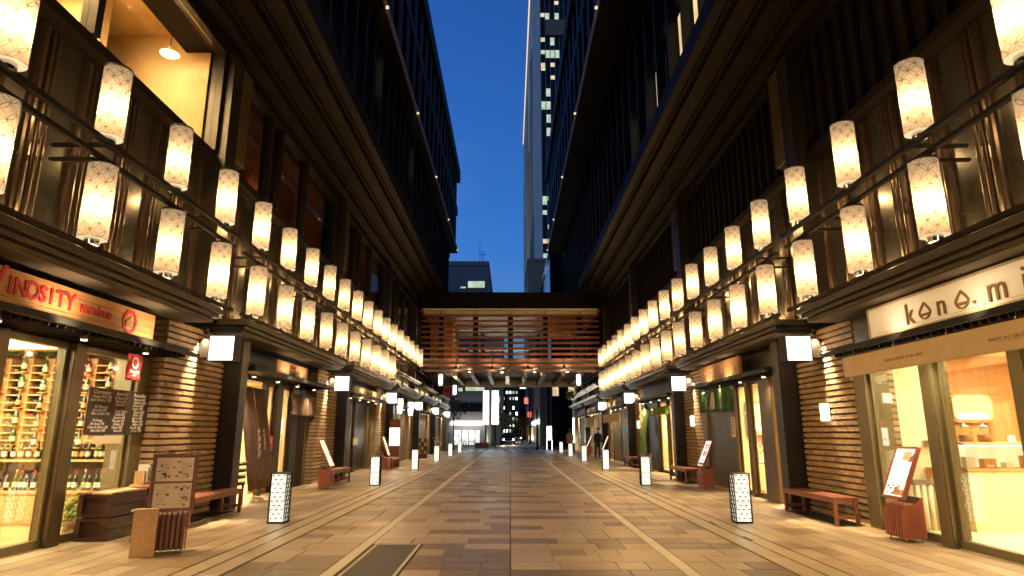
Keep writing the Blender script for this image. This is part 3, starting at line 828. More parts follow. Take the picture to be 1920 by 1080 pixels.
# ------------------------------------------------------------------ office towers above the podium
def tower(s):
    xu, xg = (5.0, 5.5) if s < 0 else (3.5, 4.75)
    t = thing('office_tower', 'dark glass office tower rising over the wine shop podium, roof edge against the sky' if s < 0 else
              'dark office tower that overhangs the dessert shop podium, long dark fins', 'tower', (s*9, 27, 10.7), 0, 'office towers over the lane')
    mb = MB(); mb.box(s*(xg+.3), s*18, -22, STREET_END, 10.68, 26.0); mb.build('core', M['dark_glass'], t)
    rg = random.Random(5 if s < 0 else 9)
    # curtain wall: fins and panes, a few rooms still lit
    ny = 40
    fmb = MB(); fmb.box(-0.30, 0, -0.06, 0.06, 0, 7.2); fme = fmb.mesh('glass_fin', M['black'])
    for i in range(ny):
        inst(fme, 'fin', t, (s*(xg+.28), -4+1.5*i, 10.7), 0, (s,1,1))
    for fl in range(2):
        mb = MB(); mb.box(s*(xg+.18), s*(xg+.298), -5, STREET_END, 10.7+3.6*(fl+1)-.45, 10.7+3.6*(fl+1)); mb.build('spandrel', M['black'], t)
    lit = [(12,0),(13,0),(18,0),(18,1),(24,0),(24,1),(30,0)] if s < 0 else [(11,0),(12,0),(13,0),(15,0),(17,0)]
    for (i, fl) in lit:
        mb = MB(); ya = -4+1.5*i+.12; z0 = 10.75+3.6*fl
        mb.box(s*(xg+.285), s*(xg+.296), ya, ya+1.2, z0+rg.uniform(.2,1.2), z0+2.9)
        mb.build('lit_pane', M['lit_win'] if s < 0 else M['lit_warm'], t)
    # heavy upper block: ledge, piers, bands, deep windows
    mb = MB(); mb.box(s*xu, s*18, -22, STREET_END, 17.9, 18.45); mb.build('ledge', M['eave'], t)
    mb = MB(); mb.box(s*(xu-.03), s*(xu-.002), -5, STREET_END, 17.95, 18.40); mb.build('ledge_trim', M['beige_reveal'], t)
    mb = MB(); mb.box(s*(xu+.55), s*18, -22, STREET_END-.3, 18.45, 25.6); mb.build('glazing', M['dark_glass'], t)
    for (a, c) in ((21.6,22.3),(25.0,26.2)):
        mb = MB(); mb.box(s*(xu+.02 if c < 26 else xu-.15), s*18, -22, STREET_END+(.0 if c < 26 else .15), a, c); mb.build('band', M['eave'], t)
    pm_ = MB(); pm_.box(0, 0.5, -0.45, 0.45, 0, 6.55); pme = pm_.mesh('pier', M['eave'])
    rv = MB(); rv.box(0.03, 0.5, -0.10, 0.10, 0, 6.5); rme = rv.mesh('reveal', M['beige_reveal'])
    for i in range(29):
        y = -4.5+2.15*i
        inst(pme, 'pier', t, (s*(xu+.05), y, 18.45), 0, (s,1,1))
        inst(rme, 'reveal', t, (s*(xu+.05), y+.56, 18.47), 0, (s,1,1))
    for b in range(7):
        y = 5+P*b
        mb = MB(); mb.box(s*(xu-.02), s*(xu-.14), y-.05, y+.05, 17.97, 18.05); mb.build('facade_light', M['lantern_rim'], t)
        spot('facade_spot', (s*(xu-.35), y, 17.2), (s*(xu+.05), y+.4, 18.6), 3, 70, .9, (1.0,.62,.3), parent=t)
    return t
tower(-1); tower(1)

# ------------------------------------------------------------------ footbridge between the two podiums
br = thing('footbridge', 'covered footbridge crossing the lane behind red-brown horizontal slats', 'bridge', (0, 44, 5))
BX = 5.62
mb = MB(); mb.box(-BX, BX, 38.6, 50, 8.93, 9.95); mb.box(-BX, BX, 38.5, 38.6, 9.0, 9.98); mb.build('parapet', M['eave'], br)
for k in range(10):
    x0 = -5.35+1.07*k
    mb = MB(); mb.box(x0+.01, x0+1.06, 38.75, 38.85, 8.60, 8.84); mb.build('fascia_panel', M['paper'], br)
mb = MB(); mb.box(-5.4, 5.4, 38.35, 38.62, 8.845, 8.92); mb.build('ledge', M['paper'], br)
sl = box_me('bridge_slat', 10.86, 0.07, 0.14, M['slat_wood'])
for k in range(11):
    inst(sl, 'slat', br, (0, 38.5, 5.12+0.338*k))
for x in (-5.45,-4.3,-2.17,0,2.17,4.3,5.45):
    mb = MB(); mb.tube((x,38.56,4.95),(x,38.56,8.8),.016,6); mb.build('slat_hanger', M['black'], br)
for x in (-4.3,-2.17,0.0,2.17,4.3):
    mb = MB(); mb.box(x-.16, x+.16, 39.05, 39.4, 5.9, 8.88); mb.build('post', M['black'], br)
    mb = MB(); mb.box(x-.16, x+.16, 49.2, 49.5, 5.9, 8.88); mb.build('post', M['black'], br)
for (a, c) in ((-5.6,-4.46),(-4.14,-2.33),(-2.01,-.16),(.16,2.01),(2.33,4.14),(4.46,5.6)):
    for y in (39.25, 49.35):
        mb = MB(); mb.box(a, c, y, y+.02, 6.1, 8.7); mb.build('pane', M['glass'], br)
mb = MB(); mb.box(-BX, BX, 39.0, 49.8, 5.55, 5.85); mb.build('deck', M['soffit'], br)
mb = MB(); mb.box(-BX, BX, 39.0, 49.8, 8.885, 8.925); mb.build('ceiling', M['orange_wood'], br)
mb = MB(); mb.box(-5.6,-4.0, 44, 49, 5.85, 8.88); mb.box(2.4, 4.2, 43, 43.2, 7.7, 8.88); mb.build('partition', M['orange_wood'], br)
mb = MB(); mb.box(-3.6, 1.7, 44.0, 44.12, 8.35, 8.43); mb.build('light_strip', M['disc_glow'], br)
mb = MB(); mb.box(-3.6, 1.7, 43.95, 44.2, 8.44, 8.5); mb.build('strip_housing', M['black'], br)
area('bridge_light', (-.5, 43.5, 8.86), 6, 6, 30, (1.0,.58,.28), parent=br)
mb = MB(); mb.box(-BX, BX, 38.7, 50, 5.42, 5.548); mb.build('underside', M['soffit'], br)
for x in (-3.64,-2.46,-1.36,-.22,.95,2.13,3.42,4.6,-4.7):
    mb = MB(); mb.box(x-.13, x+.13, 41.2, 49.9, 5.05, 5.415); mb.build('girder', M['brown_frame'], br)
mb = MB(); mb.box(-BX, BX, 49.9, 50.1, 4.95, 5.55); mb.build('edge_beam', M['paper'], br)
for x in (-3.25,-1.1,1.05,3.2):
    f = MB(); f.tube((x,37.6,5.41),(x,37.6,5.2),.02,8); f.tube((x,37.6,5.2),(x,37.72,5.28),.07,12,.09); f.tube((x,37.6,5.41),(x,38.8,5.41),.02,6)
    f.build('uplight', M['black'], br)
    spot('uplight_beam', (x,37.75,5.30),(x,38.9,5.9), 24, 110, .9, (1.0,.66,.36), parent=br)
    mb = MB(); mb.tube((x+.55,42,5.418),(x+.55,42,5.36),.09,14); mb.build('ceiling_lamp', M['lamp_glow'], br)
    point('ceiling_lamp_bulb', (x+.55, 42, 5.28), 14, (1.0,.7,.4), .06, br)

# ------------------------------------------------------------------ cylindrical lanterns
def make_lantern():
    t = thing('lantern', '-', 'lantern')
    mb = MB(); mb.lathe([(.170,0),(.170,.25),(.170,.5),(.170,.75),(.170,1.0)], 28, cap=False); mb.build('shade', M['lantern'], t, False)
    mb = MB(); mb.lathe([(.173,.985),(.173,1.012),(.05,1.02)], 28); mb.build('cap', M['black'], t, False)
    # the lower rim: a ring of paper round the open collar
    mb = MB(); n = 28; b0 = len(mb.v)
    for r in (.170, .09):
        for i in range(n): mb.v.append((r*math.cos(2*PI*i/n), r*math.sin(2*PI*i/n), .004))
    for i in range(n):
        j = (i+1) % n; mb.face([i, j, n+j, n+i], 0, [(i/n,.01),(j/n,.01),(j/n,.012),(i/n,.012)])
    mb.build('rim', M['lantern_rim'], t, False)
    mb = MB(); mb.lathe([(.092,-.075),(.092,.003)], 20, cap=False); mb.lathe([(.084,-.075),(.084,.003)], 20, cap=False); mb.build('collar', M['chrome'], t, False)
    mb = MB(); mb.lathe([(.083,-.03),(.083,-.026)], 18); mb.build('lens', M['lamp_glow'], t, False)
    mb = MB(); mb.box(-.02,.02,-.045,.045,-.11,-.076); mb.tube((0,0,1.02),(0,0,1.10),.015,6); mb.build('bracket', M['black'], t, False)
    d = bpy.data.lights.new('bulb', 'POINT'); d.energy = 29; d.color = (1.0,.73,.42); d.shadow_soft_size = .055
    o = bpy.data.objects.new('bulb', d); COL.objects.link(o); o.parent = t; o.location = (0,0,.42)
    return t
lan = make_lantern(); used = []
bulbs = []
for c in lan.children:
    if c.type == 'LIGHT':
        for f in (.78,.9,1.0,1.1,1.2):
            q = c.data.copy(); q.energy *= f; bulbs.append(q)
ORD = ['first','second','third','fourth','fifth','sixth','seventh','eighth','ninth','tenth','eleventh','twelfth','thirteenth','fourteenth','fifteenth','sixteenth','seventeenth','eighteenth','nineteenth','twentieth'] + ['twenty-'+q for q in ('first','second','third','fourth','fifth','sixth','seventh','eighth','ninth')] + ['thirtieth'] + ['thirty-'+q for q in ('first','second','third','fourth','fifth','sixth','seventh','eighth','ninth')]
for s in (-1, 1):
    yb = 7.68 if s < 0 else 7.53
    for row, z, kmax in (('upper', 5.225, 17), ('lower', 3.825, 12 if s < 0 else 17)):
        for k in range(-13, kmax+1):
            y = yb+1.722*k
            lab = '%s-row lantern on the %s, %s from the near end' % (row, SIDE[s], ORD[k+1]) if k > -2 else '%s-row lantern behind the viewpoint on the %s' % (row, SIDE[s])
            if k < -1: lab = '%s-row lantern on the %s, %s behind the viewpoint' % (row, SIDE[s], ORD[-2-k])
            o = place(lan, used, (s*5.27+rng.uniform(-.008,.008), y+rng.uniform(-.015,.015), z+rng.uniform(-.008,.008)), rng.uniform(0, 6.28), lab, 'cylindrical lanterns along both facades')
            o.rotation_euler = (rng.uniform(-.012,.012), rng.uniform(-.012,.012), o.rotation_euler[2])
            for c in o.children:
                if c.type == 'LIGHT': c.data = rng.choice(bulbs)

# ------------------------------------------------------------------ lattice bollard lamps standing on the pavement
def make_bollard():
    t = thing('bollard_lamp', '-', 'lamp'); h, w = .80, .138
    mb = MB(); mb.box(-.118,.118,-.118,.118,.03,h-.02); mb.build('diffuser', M['bollard_glow'], t, False)
    mb = MB()
    mb.box(-w,w,-w,w,0,.028); mb.box(-w,w,-w,w,h-.018,h)
    for x in (-1,1):
        for y in (-1,1): mb.box(x*w, x*(w-.008), y*w, y*(w-.008), .028, h-.018)
    mb.build('frame', M['black'], t, False)
    nz, nc = 22, 5
    for q in range(4):
        mb = MB(); a = q*PI/2; ca, sa = math.cos(a), math.sin(a)
        def P3(u, dd, z): return (u*ca+dd*sa*1.0, u*sa-dd*ca, z)
        us = [-.115+.23*i/(nc) for i in range(nc+1)]
        for ci, u in enumerate(us):
            pts = []
            for k in range(nz+1):
                z = .03+(h-.05)*k/nz
                ph = (k+(ci % 2)*2) % 4
                du = (0.007 if ph in (0,1) else -0.007) * (1 if 0 < ci < nc else .3)
                pts.append((u+du, z))
            for k in range(nz):
                (u0,z0),(u1,z1) = pts[k], pts[k+1]
                n0 = len(mb.v); th = .0018
                for (uu,zz) in ((u0,z0),(u1,z1)):
                    mb.v += [P3(uu-th,.120,zz),P3(uu+th,.120,zz),P3(uu+th,.133,zz),P3(uu-th,.133,zz)]
                for (i,j) in ((0,1),(1,2),(2,3),(3,0)): mb.face([n0+i,n0+j,n0+4+j,n0+4+i])
        # studs where neighbouring strips meet
        for ci in range(nc):
            for k in range(1, nz, 2):
                if (k//2+ci) % 2: continue
                uc = (us[ci]+us[ci+1])/2; zc = .03+(h-.05)*(k+.5)/nz
                c = P3(uc,.121,zc); c2 = P3(uc,.132,zc); mb.tube(c, c2, .0135, 6)
        mb.build('lattice', M['black'], t, False)
    d = bpy.data.lights.new('lamp', 'POINT'); d.energy = 6; d.color = (1.0,.84,.56); d.shadow_soft_size = .1
    o = bpy.data.objects.new('lamp', d); COL.objects.link(o); o.parent = t; o.location = (0,0,.95)
    bpy.data.objects.remove(o)
    return t
bol = make_bollard(); used = []
for s in (-1, 1):
    for k in range(6):
        y = 11.16+7.75*k
        place(bol, used, (s*3.86, y, 0), 0, 'white bollard lamp in black lattice on the %s pavement, %s from the near end' % ('wine-shop' if s < 0 else 'dessert-shop', ORD[k]), 'lattice bollard lamps along the pavements')

# ------------------------------------------------------------------ square sign boxes on the brick walls
def make_box():
    t = thing('sign_box', '-', 'sign light')
    mb = MB(); mb.box(-.235,.235,-.16,.16,-.235,.235); mb.build('housing', M['black'], t, False)
    for q in (-1, 1):
        mb = MB(); mb.box(-.222,.222,q*.161,q*.166,-.222,.222); mb.build('face', M['box_glow'], t, False)
    mb = MB(); mb.box(.236,.46,-.13,.13,-.17,.17); mb.build('bracket', M['black'], t, False)
    return t
bx = make_box(); used = []
for s in (-1, 1):
    for b in range(6 if s < 0 else 4):
        o = place(bx, used, (s*5.34, 11.85+P*b, 2.98), 0 if s > 0 else PI, 'glowing white square sign box on the %s, %s from the near end' % (SIDE[s], ORD[b]), 'square sign boxes on the brick walls')
        if s < 0 and b == 0:
            # a faint pale mark on the nearest box's face
            text_obj('U', .17, M['white'], o, (0.06, .168, .06), (R(90),0,R(180)), .001, 'emblem', world=False)

# ------------------------------------------------------------------ small lit sconces on the dessert side bricks
def make_sconce():
    t = thing('wall_sconce', '-', 'wall light')
    mb = MB(); mb.box(-.055,.03,-.09,.09,-.155,.155); mb.build('shade', M['sconce_glow'], t, False)
    mb = MB(); mb.box(.03,.10,-.06,.06,-.12,.12); mb.build('back_plate', M['black'], t, False)
    return t
M['sconce_glow'] = em('sconce_glow', (1.0,.82,.52), 5.0)
sc = make_sconce(); used = []
for b, l in ((0,'small glowing sconce on the brick wall above the nearest bench'),(1,'small glowing sconce on the brick wall left of the green curtain'),(2,'small glowing sconce on the brick beside the long lime banner')):
    place(sc, used, (5.72, 11.72+P*b, 1.82), 0, l, 'brick wall sconces')

# ------------------------------------------------------------------ benches
def make_bench(L):
    t = thing('bench', '-', 'bench')
    for i in range(5):
        mb = MB(); mb.box(-.20+.083*i, -.20+.083*i+.072, -L/2, L/2, .405, .43); mb.build('slat', M['red_wood'], t, False)
    mb = MB(); mb.box(-.19,-.165,-L/2+.02,L/2-.02,.34,.404); mb.box(.165,.19,-L/2+.02,L/2-.02,.34,.404)
    for y in (-1,1): mb.box(-.164,.164,y*(L/2-.05),y*(L/2-.02),.34,.404)
    mb.build('apron', M['red_wood'], t, False)
    for x in (-1,1):
        for y in (-1,1):
            mb = MB(); mb.box(x*.195, x*.145, y*(L/2-.005), y*(L/2-.055), 0, .403); mb.build('leg', M['red_wood_z'], t, False)
    for y in (-1,1):
        mb = MB(); mb.box(-.144,.144,y*(L/2-.018),y*(L/2-.045),.10,.15); mb.build('stretcher', M['red_wood'], t, False)
    return t
for (x, y, L, lab) in ((-5.27, 11.6, 2.0, 'red-brown slatted bench behind the brown menu stand, below the wine shop bricks'),
                       (5.42, 11.72, 1.95, 'nearest red-brown slatted bench on the dessert shop side, under the sconce'),
                       (5.30, 20.2, 1.9, 'red-brown bench beside the red and white poster stand'),
                       (-5.1, 19.3, 1.9, 'red-brown bench butting against a leaning lit menu board'),
                       (-5.1, 28.2, 1.7, 'small far bench in front of the lit white tall sign'),
                       (5.4, 29.2, 1.8, 'dark bench beside the long lime banner')):
    t = make_bench(L); t.location = (x, y, 0); t['label'] = lab; t['group'] = 'slatted timber benches'

# ------------------------------------------------------------------ menu stands with ribbed red bases
def make_stand(lab, face, bm, rz, loc, w=.45, ribs=7, rib_m=None, side_m=None, tilt=24, hgt=.76, bw=None, frame_m=None, bz=.56):
    """local frame: the front looks along -y"""
    rib_m = rib_m or M['red_lacquer']; side_m = side_m or M['red_lacquer']; frame_m = frame_m or M['red_lacquer']
    t = thing('menu_stand', lab, 'menu stand', loc, rz, 'ribbed menu stands outside the shops')
    d = .30; bh = .56
    prof = [(0,.05),(0,bh-.20)] + [(.12-.12*math.cos(a*PI/12), bh-.20+.13*math.sin(a*PI/12)) for a in range(1,6)] + [(.20,bh-.06),(d,bh+.03),(d,.05)]
    pitch = w/ribs
    for i in range(ribs):
        mb = MB(); mb.prism(prof[:-2]+[(.20,.06)], 'x', -w/2+pitch*i+.008, -w/2+pitch*(i+1)-.014); mb.build('rib', rib_m, t, False)
    mb = MB(); mb.prism([(.06,.05),(.06,bh-.16),(.2,bh-.07),(d,bh+.02),(d,.05)], 'x', -w/2+.02, w/2-.02); mb.build('body', M['ink'] if rib_m is not M['brown_wood'] else M['dark_wood'], t, False)
    for x in (-1,1):
        mb = MB(); mb.prism(prof, 'x', x*(w/2-.004), x*(w/2+.010)); mb.build('side_panel', side_m, t, False)
    mb = MB()
    for x in (-1,1):
        for y in (.04, d-.04): mb.tube((x*(w/2-.04),y,0),(x*(w/2-.04),y,.06),.014,8)
    mb.build('foot', M['steel'], t, False)
    # the leaning frame with its print
    bw = bw or w+.06
    ti = R(tilt); ct, st_ = math.cos(ti), math.sin(ti); oy = .02
    def Q(x, y, z):     # y: out of the board (towards the viewer), z: up the board
        return (x, oy+z*st_-y*ct, bz+z*ct+y*st_)
    def slab(x0,x1,y0,y1,z0,z1,name,mat,par=t):
        mb = MB(); n0 = 0
        mb.v = [Q(x0,y0,z0),Q(x1,y0,z0),Q(x1,y1,z0),Q(x0,y1,z0),Q(x0,y0,z1),Q(x1,y0,z1),Q(x1,y1,z1),Q(x0,y1,z1)]
        for f in ((0,3,2,1),(4,5,6,7),(0,1,5,4),(1,2,6,5),(2,3,7,6),(3,0,4,7)): mb.face(f)
        return mb.build(name, mat, par, False)
    bd = slab(-bw/2, bw/2, -.04, 0, 0, hgt, 'board', frame_m)
    for (a,b_,c,e) in ((-bw/2,-bw/2+.03,0,hgt),(bw/2-.03,bw/2,0,hgt),(-bw/2+.03,bw/2-.03,0,.03),(-bw/2+.03,bw/2-.03,hgt-.03,hgt)):
        slab(a,b_,.0005,.018,c,e,'board_frame',frame_m)
    face(t, slab, bw, hgt, Q, ti)
    return t
def label_on(t, txt, size, mat, Q, ti, x, z, name='lettering', y=.006):
    o = text_obj(txt, size, mat, t, (0,0,0), (PI/2-ti, 0, 0), .0008, name, world=False)
    o.location = Q(x, y, z); return o
rg = random.Random(3)
def prints(slab, mats, n, x0, x1, z0, z1, smin, smax, y=.004):
    for i in range(n):
        x, z = rg.uniform(x0,x1), rg.uniform(z0,z1); a, b_ = rg.uniform(smin,smax), rg.uniform(smin,smax)*.7
        slab(x-a/2, x+a/2, y, y+.0008+.0001*i, z-b_/2, z+b_/2, 'print', rg.choice(mats))
M['poster_glow'] = em('backlit_poster', (1.0,.90,.70), 1.5)
M['poster_glow2'] = em('backlit_white_poster', (1.0,.95,.88), 1.6)
M['panel_glow'] = em('backlit_menu', (1.0,.80,.42), 1.6, .2, 5)
M['photo_brown'] = pm('printed_brown', (0.30,0.13,0.05), .5, 0, .5, 30)
M['photo_cream'] = pm('printed_cream', (0.62,0.50,0.30), .5, 0, .3, 30)
M['photo_green'] = pm('printed_green', (0.10,0.16,0.05), .5, 0, .5, 30)
M['photo_red'] = pm('printed_red', (0.50,0.07,0.04), .5, 0, .4, 30)
M['print_orange'] = pm('printed_orange', (0.62,0.28,0.10), .5, 0, .3, 30)
def face_konomi(t, slab, bw, h, Q, ti):
    slab(-bw/2+.03, bw/2-.03, .0005, .003, .03, h-.03, 'poster', M['poster_glow'])
    slab(-.03, .16, .0031, .004, h-.20, h-.07, 'print', M['photo_cream'])
    n = MB(); n.v = [Q(.10,.0045,h-.22),Q(bw/2-.03,.0045,h-.22),Q(bw/2-.03,.0045,h-.06)]; n.face((0,1,2)); n.build('print', M['photo_brown'], t, False)
    label_on(t, 'kono.mi', .085, M['print_orange'], Q, ti, .0, h-.36)
    for k in range(3): label_on(t, 'sweets and tea'[:14-3*k], .025, M['print_orange'], Q, ti, 0, h-.43-.035*k)
    prints(slab, [M['photo_brown'],M['photo_cream'],M['photo_green']], 9, -bw/2+.07, bw/2-.08, .07, .20, .03, .07)
    slab(-.02, bw/2-.05, .0055, .0065, .05, .13, 'print', M['print_orange'])
def face_wine(t, slab, bw, h, Q, ti):
    for (z0, z1) in ((.04, h/2-.012), (h/2+.012, h-.05)):
        slab(-bw/2+.05, bw/2-.05, .0005, .003, z0, z1, 'menu_sheet', M['paper'])
        prints(slab, [M['photo_red'],M['photo_brown'],M['photo_green'],M['print_orange'],M['ink']], 15, -bw/2+.08, bw/2-.08, z0+.03, z1-.04, .015, .05)
        for k in range(5):
            for x in (-.12, .11): label_on(t, 'menu '+'plate wine soup salad pasta'.split()[k], .017, M['ink'], Q, ti, x, z0+.05+.04*k)
    mb = MB(); mb.v = []
    for x in (-.13, .17):
        mb = MB(); c = Q(x, .012, h+.02); mb.box(c[0]-.03, c[0]+.03, c[1]-.012, c[1]+.02, c[2]-.012, c[2]+.016); mb.build('clip_lamp', M['steel'], t, False)
def face_red(t, slab, bw, h, Q, ti):
    slab(-bw/2+.03, bw/2-.03, .0005, .003, .03, h-.03, 'poster', M['poster_glow2'])
    for i in range(2):
        for j in range(2):
            slab(-.16+.18*i, -.02+.18*i, .0035, .0045, h-.26-.20*j+.01, h-.17-.20*j+.06, 'print', M['photo_red'] if (i+j) % 2 else M['photo_brown'])
            slab(-.15+.18*i, -.06+.18*i, .005, .0055, h-.23-.2*j, h-.15-.2*j, 'print', M['photo_cream'])
    label_on(t, 'ランチ', .06, M['red'], Q, ti, 0, h-.07)
    label_on(t, '御膳', .075, M['red'], Q, ti, -.1, .18); label_on(t, '御膳', .075, M['red'], Q, ti, .1, .18)
    slab(-bw/2+.06, bw/2-.06, .0035, .0045, .05, .12, 'print', M['photo_red'])
def face_glow(t, slab, bw, h, Q, ti):
    slab(-bw/2+.03, bw/2-.03, .0005, .003, .03, h-.03, 'poster', M['panel_glow'])
    prints(slab, [M['photo_cream'],M['print_orange']], 6, -bw/2+.08, bw/2-.08, .1, h-.1, .04, .09)
make_stand('terracotta ribbed stand with a lit kono.mi dessert poster, beside the dessert shop door', face_konomi, None, R(-90), (5.36, 9.36, 0))
make_stand('brown ribbed stand holding two menu sheets, in front of the wine shop crates', face_wine, None, R(25), (-4.21, 8.28, 0), w=.40, ribs=7,
           rib_m=M['brown_wood'], side_m=M['brown_wood'], tilt=8, hgt=.70, bw=.52, frame_m=M['brown_wood'], bz=.50)
make_stand('terracotta stand with a lit red and white lunch poster, below the green curtain', face_red, None, R(-90), (5.14, 17.9, 0), w=.5)
make_stand('red-brown stand with a plain lit board, at the end of a bench', face_glow, None, R(90), (-4.78, 17.75, 0), tilt=26, hgt=.80)
make_stand('small distant stand with a lit board behind a bollard lamp, wine shop side', face_glow, None, R(90), (-4.9, 26.6, 0), tilt=20, hgt=.80)
make_stand('terracotta stand with a lit board below the cream curtain, by a seated dark figure', face_glow, None, R(-90), (5.0, 35.6, 0), hgt=.82)
make_stand('farthest terracotta stand with a small lit board, by the last cream curtain', face_glow, None, R(-90), (4.95, 42.5, 0), hgt=.82)

# ------------------------------------------------------------------ wine shop: sign, banner, chalkboard, shelves, bottles
t = thing('shop_sign', 'orange timber sign reading VINOSITY maxime in crimson over the wine shop', 'sign', (-5.5, 7.3, 2.8))
nb = 4
for k in range(nb):
    z0 = 2.80+.105*k
    mb = MB(); mb.box(-5.50-.04, -5.50, 4.75, 9.70, z0+.002, z0+.103); mb.build('plank', M['sign_wood'], t)
lm_ = M['sign_red']
W = 'VINOSITY'; sizes = [.42,.27,.27,.30,.27,.27,.27,.30]
ys = [6.60,6.80,6.955,7.14,7.305,7.44,7.60,7.775]
for ch, sz, y in zip(W, sizes, ys):
    text_obj(ch, sz*1.0, lm_, t, (-5.494, y, 3.035 if ch != 'V' else 3.07), ROT_L, .008, 'letter', bold=.006)
text_obj('maxime', .205, lm_, t, (-5.494, 8.30, 3.03), ROT_L, .006, 'lettering', bold=.004)
text_obj('~~~~~~~~~~~~', .075, lm_, t, (-5.494, 7.5, 2.90), ROT_L, .002, 'flourish', sx=.9)
mb = MB(); b0 = 0; n = 36          # round emblem: a ring with a bull-like brush mark in it
for r in (.125,.17):
    for i in range(n):
        a = 2*PI*i/n; rr = r*(1+.03*math.sin(7*a)); mb.v.append((-5.488, 9.05+rr*math.cos(a), 3.01+rr*math.sin(a)))
for i in range(n):
    j = (i+1) % n; mb.face([i,j,n+j,n+i])
mb.build('emblem', lm_, t)
mb = MB(); mb.lathe([(.001,0),(.09,.001)], 20, (0,0,0), cap=False); 
mb = MB(); mb.prism([(9.05-.085,2.94),(9.05+.085,2.94),(9.05+.09,3.03),(9.05+.03,3.05),(9.05+.01,3.09),(9.05-.03,3.05),(9.05-.09,3.03)], 'x', -5.4985, -5.488); mb.build('emblem', M['brown_letter'], t)
for y in (5.6, 7.6, 9.4): spot('sign_light', (-5.1, y, 2.72), (-5.5, y, 3.0), 11, 120, .9, parent=t)

t = thing('banner', 'small red banner with a white round emblem hanging in the wine shop window', 'banner', (-5.72, 9.68, 2.62))
mb = MB(); nseg = 8
for i in range(nseg+1):
    z = 2.62-.40*i/nseg; x = -5.72+.008*math.sin(i*.9)
    mb.v += [(x, 9.49, z), (x+.006, 9.68, z), (x, 9.87, z)]
for i in range(nseg):
    for k in (0,1): mb.face([3*i+k,3*i+k+1,3*i+k+4,3*i+k+3], 0, None, True)
cl = mb.build('cloth', M['red'], t); so = cl.modifiers.new('thick', 'SOLIDIFY'); so.thickness = .004
mb = MB(); mb.tube((-5.72,9.45,2.63),(-5.72,9.91,2.63),.010,8); mb.tube((-5.72,9.52,2.63),(-5.72,9.52,2.71),.003,5); mb.tube((-5.72,9.84,2.63),(-5.72,9.84,2.71),.003,5); mb.build('rod', M['black'], t)
mb = MB()
for r in (.06,.085):
    for i in range(24): mb.v.append((-5.702, 9.68+r*math.cos(2*PI*i/24), 2.49+r*math.sin(2*PI*i/24)))
for i in range(24):
    j = (i+1) % 24; mb.face([i,j,24+j,24+i])
mb.build('emblem', M['white'], t)
text_obj('Vinosity', .075, M['white'], t, (-5.700, 9.68, 2.355), ROT_L, .001); text_obj('maxime', .035, M['white'], t, (-5.700, 9.68, 2.305), ROT_L, .001)

t = thing('chalkboard', 'black wine list board covered in handwritten chalk, in the wine shop window', 'chalkboard', (-5.93, 9.85, 1.76))
mb = MB(); mb.box(-5.96,-5.94,9.10,10.58,1.43,2.09); mb.build('board', M['board'], t)
cols = [('Champagne', ['Taittinger Brut 1500','Louis Roederer 1700','','Vin Mousseux','Cava Brut 800','Blanc de Blanc 900','','Vin Rouge','Bordeaux 700','Cotes du Rhone 650','Pinot Noir 900']),
        ('Aperitifs', ['Kir Royal 900','Mimosa 800','Pastis 600','','Cuvee Maison','Chablis 800','Sancerre 850','Muscadet 700','Riesling 750','Gewurz 800','Rose 650']),
        ('Bouteilles', ['Margaux 8500','Pommard 7800','Chinon 4200','Saumur 3900','Beaune 6500','Medoc 5200','Graves 4800','Morgon 3800','Fleurie 4100','Brouilly 3600','Juliénas 3900'])]
for i, (hd, ls) in enumerate(cols):
    y = 9.36+.48*i
    text_obj(hd, .085, M['chalk'], t, (-5.938, y, 2.03), ROT_L, .0006, 'lettering', italic=.25)
    for j, l in enumerate(ls):
        if l: text_obj(l, .060, M['chalk'], t, (-5.938, y+rg.uniform(-.03,.03), 1.965-.048*j), (R(90), 0, R(90)), .0006, 'lettering', italic=.3, sx=.9)
t = thing('notice', 'pale paper notice stuck to the glass under the chalkboard', 'notice', (-5.98, 9.5, 1.36))
mb = MB(); mb.box(-5.925,-5.92,9.27,9.95,1.30,1.41); mb.build('sheet', M['paper'], t)

# rack of pigeonholes facing the street end, with bottles on show
RY = 11.10
t = thing('wine_rack', 'tall orange wood wine rack of pigeonholes inside the wine shop', 'wine rack', (-8, RY, 0))
mb = MB(); mb.box(-9.7,-6.45,RY+.30,RY+.34,.5,2.78); mb.build('back_panel', M['dark_wood'], t)
x0 = -9.62; per = .375; npd = 8
for k in range(npd+1):
    x = x0+per*k
    mb = MB(); mb.box(x,x+.16,RY+.02,RY+.30,1.15,2.72); mb.build('divider', M['orange_wood'], t)
for r in range(12):
    z = 1.20+.127*r
    mb = MB(); mb.box(x0,x0+per*npd+.16,RY,RY+.29,z-.009,z+.009); mb.build('shelf', M['shop_wood'], t)
be = MB(); be.lathe([(.036,0),(.036,.02)], 10); 
endme = []
for nm, mt in (('e','bottle'),('e','red_foil'),('e','bottle'),('e','gold_foil'),('e','bottle')):
    q = MB(); q.tube((0,0,0),(0,.18,0),.030,10); endme.append(q.mesh('bottle_end', M[mt]))
for k in range(npd):
    for r in range(11):
        for dx in (.055, .155):
            if rg.random() < .85:
                inst(rg.choice(endme), 'bottle_end', t, (x0+per*k+.16+dx, RY+.07, 1.245+.127*r))
mb = MB(); mb.box(-9.7,-6.42,RY-.45,RY+.25,0,.50); mb.box(-9.72,-6.40,RY-.48,RY+.27,.50,.54); mb.box(-9.7,-6.42,RY-.05,RY+.25,.98,1.015); mb.build('counter', M['shop_wood'], t)
for k in range(7):
    mb = MB(); mb.box(-9.68+.46*k,-9.24+.46*k,RY-.465,RY-.451,.05,.47); mb.build('counter_door', M['shop_wood'], t)

